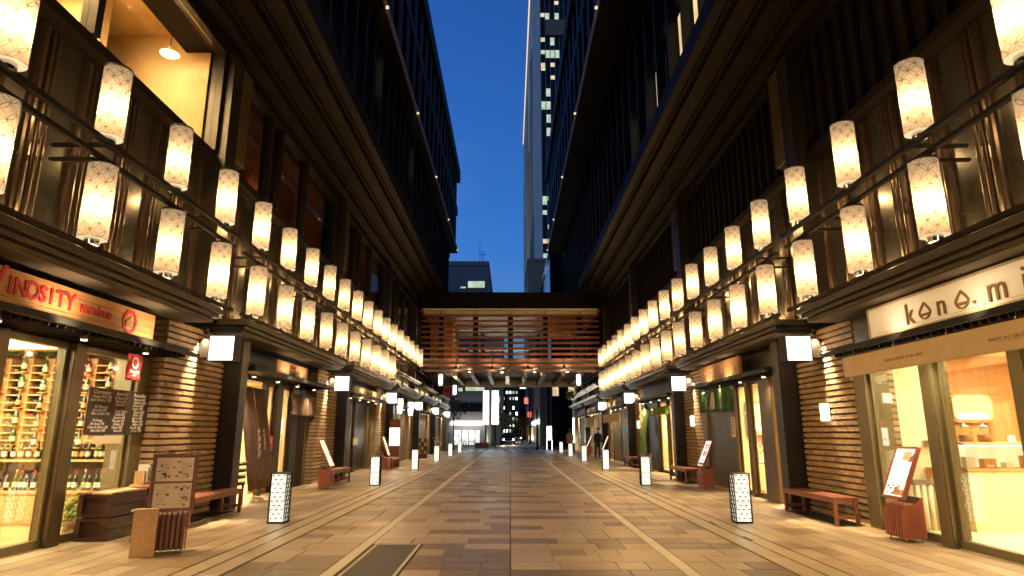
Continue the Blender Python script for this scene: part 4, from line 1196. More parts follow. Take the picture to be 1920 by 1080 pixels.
def make_bottle(glassm, capm, labm, h=.31, r=.038, dark_label=False):
    t = thing('bottle', '-', 'bottle')
    mb = MB(); mb.lathe([(r*.9,0),(r,.01),(r,.19*h/.31),(r*.75,.215*h/.31),(.0145*r/.038,.245*h/.31),(.0145*r/.038,h)], 12); mb.build('glass', glassm, t, False)
    mb = MB(); mb.lathe([(r*1.02,.05*h/.31),(r*1.02,.13*h/.31)], 12, cap=False); mb.build('label', labm, t, False)
    mb = MB(); mb.lathe([(.016*r/.038,.25*h/.31),(.016*r/.038,h+.003)], 10); mb.build('capsule', capm, t, False)
    return t
kinds = [make_bottle(M['bottle'], M['red_foil'], M['white']), make_bottle(M['bottle'], M['black'], M['paper']), make_bottle(M['green_bottle'], M['gold_foil'], M['photo_cream'], .32, .042), make_bottle(M['bottle'], M['gold_foil'], M['print_orange'])]
useds = [[],[],[],[]]
for (z, y, lab, gr) in ((1.017, RY+.02, 'wine bottle on the upper wine shop shelf, %s in the row counted from inside', 'bottles on the upper shelf'),
                        (.542, RY-.30, 'wine bottle on the wine shop counter, %s in the row counted from inside', 'bottles on the counter')):
    x = -9.3; nbt = 0
    while x < -6.5:
        nbt += 1
        q = rg.choice((0,0,1,1,2,3))
        place(kinds[q], useds[q], (x, y+rg.uniform(-.02,.02), z), rg.uniform(0,6), lab % ORD[nbt-1], gr)
        x += rg.choice((.088,.092,.10,.14))
for k in range(1, npd+1):
    for j in range(5):
        q = rg.choice((2,1,2,3)); z = 1.215+.127*(2.4*j+ (k % 2)*.4)
        if z < 2.5:
            place(kinds[q], useds[q], (x0+per*k+.08, RY-.06, z), 0, 'bottle shown upright on the wine rack, %s column from inside, %s tier up' % (ORD[k-1], ORD[j]), 'bottles shown on the rack')
            mb = MB(); mb.box(x0+per*k+.02, x0+per*k+.14, RY-.10, RY+.02, z-.012, z-.001); mb.build('bottle_ledge', M['orange_wood'], t)
# leaves along the top of the rack
lv = MB()
for i in range(900):
    c = Vector((rg.uniform(-9.7,-6.5), RY+rg.uniform(-.1,.2), 2.78+abs(rg.gauss(0,.10))))
    d = Vector((rg.gauss(0,1),rg.gauss(0,1),rg.gauss(0,1))).normalized(); u = d.orthogonal().normalized()*rg.uniform(.03,.06); v = d.cross(u).normalized()*.022
    lv.quad(c-u, c+v, c+u, c-v)
tag(lv.build('leaf_garland', M['leaf']), 'leafy green garland along the top of the wine rack', 'garland')
t = thing('potted_plant', 'small bright green plant just inside the wine shop glass, behind the crates', 'plant', (-6.45, 9.9, 0))
mb = MB()
for i in range(260):
    c = Vector((-6.45+rg.gauss(0,.10), 9.9+rg.gauss(0,.10), .30+rg.gauss(0,.13)))
    d = Vector((rg.gauss(0,1),rg.gauss(0,1),rg.gauss(0,1))).normalized(); u = d.orthogonal().normalized()*.05; v = d.cross(u).normalized()*.02
    mb.quad(c-u, c+v, c+u, c-v)
mb.build('foliage', M['lime_cloth'], t); mb = MB(); mb.lathe([(.09,.007),(.12,.2)], 16, (-6.45,9.9,0)); mb.build('pot', M['brown_wood'], t)
for (x, y) in ((-7.6, 9.9), (-8.6, 9.9), (-7.0, 8.2)):
    spot('rack_light', (x, y-.2, 2.78), (x, RY, 1.7), 30, 90, .8, (1,.84,.5))

# crates on the pavement
def crate(z, lab, y0=9.25, y1=10.5):
    t = thing('crate', lab, 'crate', (-5.76, (y0+y1)/2, z), 0, 'dark wooden crates outside the wine shop')
    h = .305
    for k in range(2):
        for (xa, xb) in ((-5.99,-5.965),(-5.555,-5.53)):
            mb = MB(); mb.box(xa, xb, y0, y1, z+.006+.15*k, z+.006+.15*k+.142); mb.build('board', M['dark_wood'], t)
    for (ya, yb) in ((y0+.03,y0+.055),(y1-.055,y1-.03)):
        mb = MB(); mb.box(-5.964,-5.556, ya, yb, z+.01, z+h-.01); mb.build('end_board', M['dark_wood'], t)
    for (xa, xb) in ((-5.97,-5.92),(-5.60,-5.55)):
        mb = MB(); mb.box(xa, xb, y0-.004, y0+.029, z+.004, z+h); mb.build('corner_post', M['dark_wood'], t)
    for zz in (z+.004, z+h-.05):
        mb = MB(); mb.box(-5.919,-5.601, y0-.002, y0+.028, zz, zz+.046); mb.build('rail', M['dark_wood'], t)
    return t
crate(0, 'lower dark wooden crate standing on the pavement by the wine shop glass')
t2 = crate(.31, 'upper dark wooden crate stacked under the pale lid board')
mb = MB(); mb.box(-5.525,-5.522, 9.75, 9.93, .33, .36); mb.build('paper_tag', M['white'], t2)
t = thing('lid_board', 'pale worn boards laid over the upper crate', 'board', (-5.76, 9.9, .62))
for k in range(3):
    mb = MB(); mb.box(-5.99+.16*k, -5.84+.16*k, 9.22+.05*(k % 2), 10.5, .618, .638+.003*k); mb.build('plank', M['brown_wood'] if k == 0 else M['pale_wood'], t)
t = thing('crate', 'small dark crate at the far end of the stacked crates', 'crate', (-5.6, 10.8, 0))
for k in range(4):
    mb = MB(); mb.box(-5.9,-5.45,10.56,10.585,.01+.14*k,.14+.14*k); mb.build('board', M['dark_wood'], t)
mb = MB(); mb.box(-5.9,-5.45,10.59,10.85,.005,.56); mb.build('body', M['dark_wood'], t)
t = thing('side_table', 'round wooden topped table holding a champagne bottle behind the menu stand', 'table', (-5.08, 9.35, 0))
mb = MB(); mb.lathe([(.24,.715),(.25,.725),(.25,.745),(.24,.75)], 28, (-5.08,9.35,0)); mb.build('tabletop', M['sign_wood'], t)
mb = MB(); mb.tube((-5.08,9.35,.02),(-5.08,9.35,.715),.03,10); mb.lathe([(.17,0),(.17,.02)], 20, (-5.08,9.35,0)); mb.build('leg', M['black'], t)
cb = make_bottle(M['green_bottle'], M['gold_foil'], M['paper'], .42, .062); cb.location = (-4.97, 9.28, .751); cb['label'] = 'green champagne bottle with gold foil on the round table'
t = thing('box', 'pale wood box of papers beside the champagne bottle', 'box', (-5.2, 9.33, .751))
mb = MB(); mb.box(-5.27,-5.13,9.27,9.285,.752,.93); mb.box(-5.27,-5.13,9.375,9.39,.752,.93); mb.box(-5.27,-5.255,9.286,9.374,.752,.93); mb.box(-5.145,-5.13,9.286,9.374,.752,.93); mb.build('wall', M['pale_wood'], t)
mb = MB(); mb.box(-5.245,-5.10,9.30,9.306,.76,1.02); mb.box(-5.23,-5.09,9.33,9.336,.76,1.01); mb.build('paper', M['white'], t)
t = thing('wood_block', 'tall pale pine box standing left of the brown menu stand', 'box', (-4.44, 8.18, 0), R(22))
mb = MB(); mb.box(-.13,.13,-.075,.06,0,.55); mb.build('carcass', M['pale_wood'], t, False)
mb = MB(); mb.box(-.128,.128,-.078,-.0755,.004,.546); mb.build('front_board', M['sign_wood2'], t, False)
for z in (.53,): 
    mb = MB(); mb.tube((.09,-.0785,z),(.09,-.081,z),.006,8); mb.build('screw', M['steel'], t, False)

# ------------------------------------------------------------------ dessert shop: lit sign, noren, interior
t = thing('shop_sign', 'cream backlit sign board reading kono.mi over the dessert shop', 'sign', (5.5, 7.2, 2.86))
M['board_glow'] = em('cream_sign_glow', (1.0,.74,.38), .30)
mb = MB(); mb.box(5.50,5.60,4.75,9.60,2.84,3.30); mb.build('case', M['cream_wall'], t)
mb = MB(); mb.box(5.494,5.4995,4.78,9.57,2.87,3.27); mb.build('face', M['board_glow'], t)
for (a,c,e,f) in ((4.75,9.60,2.84,2.865),(4.75,9.60,3.275,3.30),(9.575,9.60,2.866,3.274)):
    mb = MB(); mb.box(5.480,5.4935,a,c,e,f); mb.build('moulding', M['cream_wall'], t)
mb = MB(); mb.box(5.489,5.4935,4.78,9.57,2.895,2.90); mb.build('moulding', M['gold_foil'], t)
BL = M['brown_letter']
text_obj('k', .41, BL, t, (5.48, 8.57, 3.03), ROT_R, .010, 'letter'); text_obj('n', .40, BL, t, (5.48, 7.91, 3.035), ROT_R, .010, 'letter')
text_obj('.', .36, BL, t, (5.48, 7.33, 3.05), ROT_R, .010, 'letter'); text_obj('m', .42, BL, t, (5.48, 6.96, 3.035), ROT_R, .010, 'letter'); text_obj('i', .43, BL, t, (5.48, 6.56, 3.045), ROT_R, .010, 'letter')
for yc in (8.25, 7.54):      # the two o letters are drops with a bowl mark inside
    mb = MB(); n = 24; out, inn = [], []
    for i in range(n):
        a = 2*PI*i/n; r = 1.0
        y = math.sin(a); z = -math.cos(a)
        if z > 0: y *= (1-z)**.55 if z < .999 else 0
        if z > 0: z *= 1.25
        out.append((yc+y*.125, 3.02+z*.105)); inn.append((yc+y*.095, 3.015+z*.078))
    for (y, z) in out+inn: mb.v.append((5.477, y, z))
    for (y, z) in out+inn: mb.v.append((5.4935, y, z))
    for i in range(n):
        j = (i+1) % n; mb.face([i,j,n+j,n+i]); mb.face([i,j,2*n+j,2*n+i]); mb.face([n+i,n+j,3*n+j,3*n+i])
    mb.build('letter', BL, t)
    mb = MB(); mb.prism([(yc-.085,3.00),(yc+.085,3.00),(yc+.055,2.965),(yc-.055,2.965)], 'x', 5.480, 5.4935); mb.build('letter', BL, t)
for y in (5.6, 7.2, 8.8): spot('sign_light', (5.15, y, 2.78), (5.5, y, 3.0), 2.2, 120, .9, parent=t)

def noren(lab, s, x, ya, yb, z0, z1, mat, n, lean=0.0, texts=(), tm=None, folds=1.0, size=.12, vertical=False):
    """hanging split curtain of n cloth panels on a rod"""
    t = thing('noren_curtain', lab, 'curtain', (s*x, (ya+yb)/2, z1))
    mb = MB(); mb.tube((s*x,ya-.1,z1+.01),(s*x,yb+.1,z1+.01),.013,8); mb.build('rod', M['black'], t)
    w = (yb-ya)/n
    for k in range(n):
        mb = MB(); nu, nv = 14, 8
        ph = rg.uniform(0,6); zb = z0+rg.uniform(-.015,.015)
        for i in range(nu+1):
            for j in range(nv+1):
                u, v = i/nu, j/nv
                y = ya+w*k+.01+(w-.02)*u; z = z1+(zb-z1)*v
                dx = folds*.018*math.sin(u*8+ph)*(.25+v)+lean*v
                mb.v.append((s*(x+dx), y, z))
        for i in range(nu):
            for j in range(nv):
                a = i*(nv+1)+j; mb.face([a,a+1,a+nv+2,a+nv+1], 0, None, True)
        c = mb.build('cloth', mat, t); so = c.modifiers.new('thick', 'SOLIDIFY'); so.thickness = .004
    for (y, z, txt, sz) in texts:
        text_obj(txt, sz, tm, t, (s*(x+lean*(z1-z)/(z1-z0)-.03), y, z), wall_rot(s), .001)
    return t
nt_ = noren('long cream cloth banner under the dessert shop sign', 1, 5.35, 5.0, 10.25, 2.31, 2.63, M['cream_cloth'], 1, texts=[(8.6,2.46,'kono.mi  sweets  &  tea  salon',.07),(6.6,2.46,'dessert and sake bar kono.mi',.07)], tm=M['brown_letter'], folds=.9)
for y in (5.6, 6.6, 7.7, 8.8, 9.9):
    mb = MB(); mb.tube((5.35,y,2.64),(5.35,y,2.72),.004,5); mb.lathe([(.02,0),(.02,.03)],10,(5.35,y,2.63)); mb.build('clip', M['steel'], nt_)
# counter, glass case, mirror
t = thing('display_counter', 'cream display counter with a lit cake case inside the dessert shop', 'counter', (8, 10.3, 0))
mb = MB(); mb.box(6.95,10.4,10.0,10.6,.007,.88); mb.build('front', M['cream_wall'], t)
mb = MB(); mb.box(6.93,10.4,9.97,10.62,.885,.92); mb.build('ledge', M['orange_wood'], t)
mb = MB(); mb.box(6.95,10.4,9.985,9.995,.925,1.26); mb.build('pane', M['glass'], t)
mb = MB(); mb.box(6.93,10.4,9.97,10.62,1.27,1.31); mb.build('top', M['shop_wood'], t)
mb = MB(); mb.box(6.95,10.4,10.50,10.6,.921,1.265); mb.build('case_back', M['case_glow'] if 'case_glow' in M else em('case_light', (1.0,.86,.55), 1.5), t)
kg = em('case_lamp', (1.0,.9,.65), 6.0)
mb = MB(); mb.box(6.95,10.4,10.1,10.16,1.245,1.268); mb.build('light_strip', kg, t)
for k in range(9):
    t3 = thing('cake_box', 'small packaged sweet in the lit cake case, %s from the door post' % ORD[k], 'cake', (7.15+.3*k, 10.25, .921), 0, 'sweets in the cake case')
    w_ = rg.uniform(.05,.10); mb = MB(); mb.box(-w_,w_,-.06,.06,0,rg.uniform(.07,.2)); mb.build('carton', rg.choice([M['photo_cream'],M['print_orange'],M['white'],M['photo_brown']]), t3, False)
    mb = MB(); mb.box(-w_*.6,w_*.6,-.062,-.0605,.02,.05); mb.build('label', M['white'], t3, False)
for (x, lab) in ((7.2,'glass jar of sweets on the counter, nearer the door post'),(7.5,'glass jar of sweets on the counter, under the mirror')):
    t3 = thing('jar', lab, 'jar', (x, 10.3, 1.311), 0, 'glass jars on the counter')
    mb = MB(); mb.lathe([(.09,0),(.10,.02),(.10,.2),(.06,.23)], 18); mb.build('glass', M['glass'], t3, False)
    mb = MB(); mb.lathe([(.092,.004),(.094,.11)], 16); mb.build('sweets', M['photo_brown'], t3, False)
    mb = MB(); mb.lathe([(.07,.232),(.07,.25),(.015,.26),(.015,.285)], 16); mb.build('lid', M['steel'], t3, False)
t3 = thing('card', 'small white price card standing on the counter top', 'card', (7.85, 10.2, 1.311)); mb = MB(); mb.box(-.06,.06,-.004,.004,0,.10); mb.build('sheet', M['white'], t3, False)
t = thing('mirror', 'wide rounded mirror in a wooden frame on the orange wall', 'mirror', (8.35, 11.7, 1.9))
def rrect(w, h, r, n=6):
    p = []
    for (cx, cz, a0) in ((w-r,h-r,0),(-w+r,h-r,90),(-w+r,-h+r,180),(w-r,-h+r,270)):
        for i in range(n+1): a = R(a0+90*i/n); p.append((cx+r*math.cos(a), cz+r*math.sin(a)))
    return p
for (w_, h_, r_, y_, d_, m_, n_) in ((.40,.27,.14,11.70,.05,M['orange_wood'],'frame'),(.355,.225,.11,11.69,.008,pm('pale_mirror',(.55,.58,.42),.35,0,.05,3),'mirror_glass')):
    mb = MB(); mb.prism([(8.35+a,1.9+c) for a,c in rrect(w_,h_,r_)], 'y', y_-d_+ (.0 if n_=='frame' else -.045), y_+(.04 if n_=='frame' else -.045)); mb.build(n_, m_, t)
mb = MB(); mb.box(8.05,8.58,11.628,11.634,1.70,1.80); mb.build('painted_reflection', em('painted_reflection_glow',(1.0,.95,.75),1.4), t)  # glowing bar imitating a lamp's reflection, painted onto the mirror
t = thing('partition', 'pale yellow partition wall behind the glass of the dessert shop door', 'partition', (6.9, 11.2, 0))
mb = MB(); mb.box(6.45,7.35,11.3,11.36,.006,2.8); mb.build('panel', M['cream_wall'], t)
for k in range(3):
    mb = MB(); mb.box(7.12,7.34,11.08,11.29,.40+.45*k,.43+.45*k); mb.build('shelf', M['orange_wood'], t)
t = thing('umbrella_stand', 'grey umbrella bag stand of pale tubes behind the dessert shop glass', 'stand', (6.5, 9.7, 0))
for k in range(5):
    mb = MB(); mb.tube((6.25+.1*k,10.2,.007),(6.25+.1*k,10.2,.68),.035,10,.045); mb.build('tube', M['paper'], t)
mb = MB(); mb.box(6.18,6.74,10.15,10.25,.68,.75); mb.build('rail', M['soffit'], t)

# ------------------------------------------------------------------ other shop signs and curtains
def sign_board(lab, s, x, ya, yb, z0, z1, mat, txts, d=.07, lights=2, e=6, name='shop_sign'):
    t = thing(name, lab, 'sign', (s*x, (ya+yb)/2, z0))
    mb = MB(); mb.box(s*x, s*(x+d), ya, yb, z0, z1); mb.build('board', mat, t)
    mb = MB(); mb.box(s*(x-.012), s*(x+d+.012), ya-.015, yb+.015, z0-.022, z0-.002); mb.build('ledge', M['paper'], t)
    for (y, z, txt, sz, m) in txts: text_obj(txt, sz, m, t, (s*(x-.004), y, z), wall_rot(s), .003, bold=.002)
    for k in range(lights):
        y = ya+(yb-ya)*(k+.5)/lights
        spot('sign_light', (s*(x-.35), y, z0-.08), (s*x, y, (z0+z1)/2), e, 120, .9, parent=t)
    return t
sign_board('orange timber sign with brush characters over the dark curtain shop, wine shop side', -1, 5.5, 15.0, 17.3, 2.78, 3.15, M['sign_wood2'],
           [(16.1, 3.05, '産直の味', .11, M['sign_red']), (16.25, 2.90, '北海道産店', .17, M['ink'])])
sign_board('plain cream sign with small brown characters beside the second sign box', -1, 5.45, 22.5, 26.8, 2.70, 3.07, M['paper'], [(24.9, 2.88, '醤油と海苔', .19, M['brown_letter'])])
sign_board('salmon orange timber sign with two pale characters above the green curtain', 1, 5.45, 15.15, 18.3, 2.84, 3.26, M['sign_wood'],
           [(16.5, 3.05, '月', .30, M['white']), (17.2, 3.05, '虎', .26, M['white']), (17.75, 3.05, '和食', .10, M['white'])])
sign_board('dull teal sign board without light over the long lime banner', 1, 5.6, 22.4, 27.0, 2.86, 3.12, pm('teal_board', (.03,.06,.055), .5, 0, .1, 3), [], lights=0)
sign_board('small pale timber sign with dark characters above a cream curtain', 1, 5.5, 33.5, 36.8, 2.80, 3.14, M['sign_wood2'], [(35.1, 2.97, '江戸の味', .24, M['ink'])])
sign_board('farthest pale timber sign above the last cream curtain', 1, 5.5, 42.1, 46.5, 2.70, 3.12, M['sign_wood2'], [(44.2, 2.9, '茶と菓子', .28, M['ink'])])

noren('long dark curtain with white brush writing, leaning out at the foot', -1, 5.98, 14.2, 15.65, .24, 2.46, M['brown_cloth'], 2, lean=-.40, tm=M['white'], folds=2.2,
      texts=[(14.95-.03*k, 1.45-.16*k, c, .19) for k, c in enumerate('北海道産')] + [(15.25, 1.50-.10*k, c, .10) for k, c in enumerate('本日営業中')])
noren('short dark curtain hung in two pieces over the second wine-side doorway', -1, 5.80, 17.25, 19.2, 1.9, 2.45, M['brown_cloth'], 3, folds=2.0)
noren('tall cream banner column with faint writing, beside dark doors', -1, 5.78, 21.75, 22.5, .24, 2.45, M['cream_cloth'], 1, tm=M['brown_letter'], folds=1.0, texts=[(22.1, 1.2-.14*k, c, .12) for k, c in enumerate('海苔醤油')])
nr = noren('green curtain in three pieces with a pale figure blot, by the lunch poster', 1, 5.52, 16.1, 18.8, 2.0, 2.62, M['green_cloth'], 3, folds=1.2)
mb = MB(); mb.prism([(17.30,2.10),(17.62,2.08),(17.66,2.26),(17.58,2.42),(17.50,2.54),(17.38,2.52),(17.30,2.36)], 'x', 5.484, 5.490); mb.build('emblem', M['photo_cream'], nr)
noren('long lime green banner leaning out to the pavement, with dark writing', 1, 5.60, 26.1, 27.4, .3, 2.42, M['lime_cloth'], 1, lean=-.30, tm=M['ink'], folds=1.6, texts=[(26.8, 1.2-.16*k, c, .17) for k, c in enumerate('抹茶の里')])
noren('short lime green curtain of four pieces beside the long banner', 1, 5.58, 22.4, 25.9, 2.10, 2.38, M['lime_cloth'], 4, folds=2.0)
noren('cream curtain of five pieces over a dark doorway, nearer of the two cream ones', 1, 5.45, 32.2, 38.0, 2.02, 2.48, M['cream_cloth'], 5, folds=1.0, tm=M['brown_letter'], texts=[(33.0+1.1*k, 2.26, c, .22) for k, c in enumerate('江戸の味処')])
noren('farthest plain cream curtain near the end of the dessert side', 1, 5.45, 42.0, 47.5, 1.85, 2.5, M['cream_cloth'], 2, folds=1.0)

# things at the second shops
t = thing('poster', 'red poster with white characters on the lit lattice door', 'poster', (-5.93, 16.1, 1.06))
mb = MB(); mb.box(-5.925,-5.92,15.82,16.3,1.02,1.38); mb.build('sheet', M['red'], t); text_obj('OPEN' if False else '即日', .16, M['white'], t, (-5.917,16.06,1.25), ROT_L, .001); text_obj('営業中', .09, M['white'], t, (-5.917,16.06,1.10), ROT_L, .001)
for (ya, yb, lab) in ((15.95,16.48,'lit lattice door of pale timber behind the dark curtain'),(16.98,17.68,'lit lattice door of pale timber between dark posts')):
    t = thing('lattice_door', lab, 'door', (-6.3, (ya+yb)/2, 0), 0, 'lattice doors of the second wine-side shop')
    mb = MB(); mb.box(-6.32,-6.315,ya,yb,.02,2.5); mb.build('paper', M['photo_cream'], t)
    for y in (ya, (ya+yb)/2, yb):
        mb = MB(); mb.box(-6.30,-6.27,y-.025,y+.025,.02,2.5); mb.build('stile', M['orange_wood'], t)
    for z in (.05,.45,.85,1.25,1.65,2.05,2.45):
        mb = MB(); mb.box(-6.312,-6.30,ya,yb,z-.012,z+.012); mb.build('bar', M['orange_wood'], t)
    spot('door_light', (-6.12,(ya+yb)/2,2.5), (-6.32,(ya+yb)/2,1.0), 40, 90, .9, (1,.68,.34), parent=t)
t = thing('stool_stack', 'tall stack of black stools in the shadow beside the dark column', 'stools', (-5.75, 13.65, 0))
for k in range(4):
    for (x, y) in ((-5.92,13.5),(-5.58,13.5),(-5.92,13.84),(-5.58,13.84)):
        if k == 0: mb = MB(); mb.box(x-.018,x+.018,y-.018,y+.018,0,.40); mb.build('leg', M['black'], t)
    mb = MB(); mb.box(-5.95,-5.55,13.47,13.87,.40+.13*k,.45+.13*k); mb.build('seat', M['black'], t)
    mb = MB(); mb.tube((-5.55,13.47,.47+.13*k),(-5.55,13.87,.47+.13*k),.012,6); mb.build('rail', M['steel'], t)
t = thing('cable_coil', 'low coil of pale rope on the pavement under the dark curtain', 'rope', (-5.45, 14.3, 0))
mb = MB()
for r in range(4):
    for i in range(16):
        a, c = 2*PI*i/16, 2*PI*(i+1)/16; rr = .16-.012*r; z = .016+.028*r
        mb.tube((-5.45+rr*math.cos(a),14.3+rr*math.sin(a),z),(-5.45+rr*math.cos(c),14.3+rr*math.sin(c),z),.014,5)
mb.build('rope', M['paper'], t)
t = thing('notice', 'white notice fixed to the grey sliding door near the green curtain', 'notice', (5.76, 16.6, 1.6))
mb = MB(); mb.box(5.685,5.69,16.42,16.72,1.35,1.85); mb.build('sheet', M['paper'], t)
for k in range(6): text_obj('営業時間', .05, M['ink'], t, (5.683,16.57,1.80-.07*k), ROT_R, .0005)
t = thing('notice', 'small pale notice on the glass of the cream banner shop', 'notice', (-5.9, 25.1, 1.1)); mb = MB(); mb.box(-5.96,-5.955,24.75,25.5,1.0,1.27); mb.build('sheet', M['paper'], t)
t = thing('picture', 'framed picture on the yellow wall seen through the glass by the lunch poster', 'picture', (7.6, 19.1, 1.9))
mb = MB(); mb.box(6.95,7.55,19.10,19.14,1.35,2.35); mb.build('frame', M['brown_wood'], t); mb = MB(); mb.box(7.0,7.5,19.085,19.098,1.4,2.3); mb.build('print', M['photo_cream'], t)
mb = MB(); mb.lathe([(.06,0),(.12,.06),(.05,.14)],12,(7.25,19.05,1.48)); mb.build('lamp', M['lit_win'], t)
t = thing('table', 'pale table with white cloth behind the glass, by the flowers', 'table', (6.8, 16.6, 0))
mb = MB(); mb.box(6.3,7.5,15.9,17.3,.70,.74); mb.build('tabletop', M['white'], t)
for (x, y) in ((6.35,15.95),(7.45,15.95),(6.35,17.25),(7.45,17.25)):
    mb = MB(); mb.box(x-.03,x+.03,y-.03,y+.03,.006,.70); mb.build('leg', M['shop_wood'], t)
t = thing('flowers', 'vase of red blossom on the white table behind the glass', 'flowers', (6.6, 17.0, .74))
mb = MB(); mb.lathe([(.05,0),(.08,.12),(.04,.24)],14,(6.6,17.0,.741)); mb.build('vase', M['white'], t)
mb = MB()
for i in range(150):
    c = Vector((6.6+rg.gauss(0,.14),17.0+rg.gauss(0,.14),1.18+rg.gauss(0,.12))); d = Vector((rg.gauss(0,1),rg.gauss(0,1),rg.gauss(0,1))).normalized(); u = d.orthogonal().normalized()*.035; v = d.cross(u).normalized()*.03
    mb.quad(c-u, c+v, c+u, c-v)
mb.build('blossom', M['red'], t)
t = thing('picture', 'tall framed panel with a red lantern print, behind the glass by the lime curtain', 'picture', (7.6,27.4,1.6))
mb = MB(); mb.box(7.0,7.7,27.42,27.46,.9,2.2); mb.build('frame', M['brown_wood'], t); mb = MB(); mb.box(7.06,7.64,27.405,27.418,.96,2.14); mb.build('print', M['orange_wood'], t)
t = thing('poster_stand', 'low red and white poster board leaning by the dining room glass', 'poster', (5.5, 26.2, 0))
mb = MB(); mb.box(5.48,5.52,25.7,26.5,.03,.66); mb.build('board', M['white'], t)
mb = MB(); mb.box(5.474,5.479,25.72,26.48,.5,.64); mb.build('heading', M['red'], t); mb = MB(); mb.box(5.474,5.479,25.85,26.3,.1,.45); mb.build('print', M['photo_red'], t)
mb = MB(); mb.box(5.46,5.62,25.75,25.80,0,.03); mb.box(5.46,5.62,26.4,26.45,0,.03); mb.build('foot', M['black'], t)
def chair(x, y, rz, lab):
    t = thing('chair', lab, 'chair', (x, y, .006), rz, 'pale chairs in the dining room behind glass')
    mb = MB(); mb.box(-.2,.2,-.2,.2,.42,.46); mb.build('seat', M['shop_wood'], t, False)
    for (a, c, h) in ((-.18,-.18,.42),(.18,-.18,.42),(-.18,.18,.85),(.18,.18,.85)):
        mb = MB(); mb.box(a-.02,a+.02,c-.02,c+.02,0,h); mb.build('leg', M['shop_wood'], t, False)
    for z in (.60,.78):
        mb = MB(); mb.box(-.16,.16,.165,.195,z,z+.06); mb.build('back_rail', M['shop_wood'], t, False)
for i, (x, y, rz) in enumerate(((6.3,24.6,.2),(6.4,23.4,-.3),(7.2,24.2,1.4),(7.1,23.0,2.8))):
    chair(x, y, rz, 'pale dining chair behind the glass, %s from the lime banner' % ORD[i])
t = thing('table', 'small pale dining table among the chairs behind the glass', 'table', (6.75,23.8,.006)); mb = MB(); mb.box(-.35,.35,-.35,.35,.70,.74); mb.build('tabletop', M['shop_wood'], t, False); mb = MB(); mb.box(-.05,.05,-.05,.05,0,.70); mb.build('leg', M['shop_wood'], t, False)

# wine side, farther shops
t = thing('shop_sign', 'tall red-brown panel with a glowing white sign in the middle', 'sign', (-5.22, 29.4, 0))
mb = MB(); mb.box(-5.47,-4.98,29.4,29.55,0,2.05); mb.build('panel', M['red_lacquer'], t); mb = MB(); mb.box(-5.45,-5.0,29.385,29.398,.9,1.68); mb.build('light_face', M['box_glow'], t)
text_obj('和菓子', .11, M['ink'], t, (-5.22,29.382,1.15), ROT_C, .001)
for i, y in enumerate((30.95, 34.3)):
    t = thing('wall_lantern', 'tall white wall lamp under the eave, %s of the pair past the red-brown panel' % ('nearer' if i == 0 else 'farther'), 'lamp', (-5.3, y, 2.35), 0, 'tall white lamps under the eave')
    mb = MB(); mb.lathe([(.10,0),(.15,.35),(.15,.70)], 14); mb.build('shade', M['box_glow'], t, False); mb = MB(); mb.tube((0,0,.70),(0,0,.95),.02,6); mb.box(-.6,.0,-.02,.02,.72,.76); mb.build('bracket', M['black'], t, False)
for i, (x, y, z, lab) in enumerate(((-4.25,38.9,4.28,'small hanging cylinder lamp under the bridge end on the wine side'),(4.15,38.9,4.28,'small hanging cylinder lamp under the bridge end on the dessert side'),(-3.95,45.5,4.1,'farther hanging cylinder lamp under the bridge, wine side'))):
    t = thing('hanging_lamp', lab, 'lamp', (x, y, z), 0, 'cylinder lamps hanging under the bridge')
    mb = MB(); mb.lathe([(.10,0),(.13,.1),(.13,.62),(.1,.66)], 14); mb.build('shade', M['box_glow'], t, False); mb = MB(); mb.tube((0,0,.66),(0,0,1.0),.015,6); mb.build('hanger', M['black'], t, False)
    point('lamp_bulb', (x, y-.3, z+.2), 8, parent=t)
t = thing('leaflet_rack', 'leaflet rack of pale magazines against the far bricks', 'rack', (-5.3, 38.9, 0))
mb = MB(); mb.box(-5.5,-4.95,38.9,39.0,.05,1.15); mb.build('back', M['soffit'], t)
for r in range(4):
    for c in range(3):
        mb = MB(); mb.box(-5.48+.18*c,-5.34+.18*c,38.86,38.88,.25+.23*r,.43+.23*r); mb.build('leaflet', [M['white'],M['photo_red'],M['paper'],M['photo_green']][(r+c) % 4], t)
mb = MB(); mb.box(-5.5,-4.95,38.85,39.05,0,.05); mb.build('foot', M['black'], t)
t = thing('flower_stand', 'white blossom arrangement on a stand by the last brick pier', 'flowers', (-5.2, 46.9, 0))
mb = MB(); mb.lathe([(.15,0),(.04,.05),(.04,.5),(.12,.55)],12,(-5.2,46.9,0)); mb.build('stand', M['black'], t)
mb = MB()
for i in range(120):
    c = Vector((-5.2+rg.gauss(0,.13),46.9+rg.gauss(0,.13),.85+rg.gauss(0,.16))); d = Vector((rg.gauss(0,1),rg.gauss(0,1),rg.gauss(0,1))).normalized(); u = d.orthogonal().normalized()*.06; v = d.cross(u).normalized()*.05
    mb.quad(c-u, c+v, c+u, c-v)
mb.build('blossom', M['white'], t)
# red blossom along the far eaves, each side
for s, ya, lab in ((-1, 47.5, 'red leaf garland over the far eave of the wine side'), (1, 51.0, 'dark leaf garland over the far eave of the dessert side')):
    mb = MB()
    for i in range(240):
        c = Vector((s*4.9+rg.gauss(0,.12), ya+rg.uniform(0,4), 4.55+rg.gauss(0,.14))); d = Vector((rg.gauss(0,1),rg.gauss(0,1),rg.gauss(0,1))).normalized(); u = d.orthogonal().normalized()*.10; v = d.cross(u).normalized()*.06
        mb.quad(c-u, c+v, c+u, c-v)
    tag(mb.build('garland', M['photo_red'] if s < 0 else M['leaf']), lab, 'garland')
mb = MB(); mb.box(5.1,5.3,53.0,56.5,4.6,6.6); mb.build('lit_panel', M['lit_warm'], build[1])

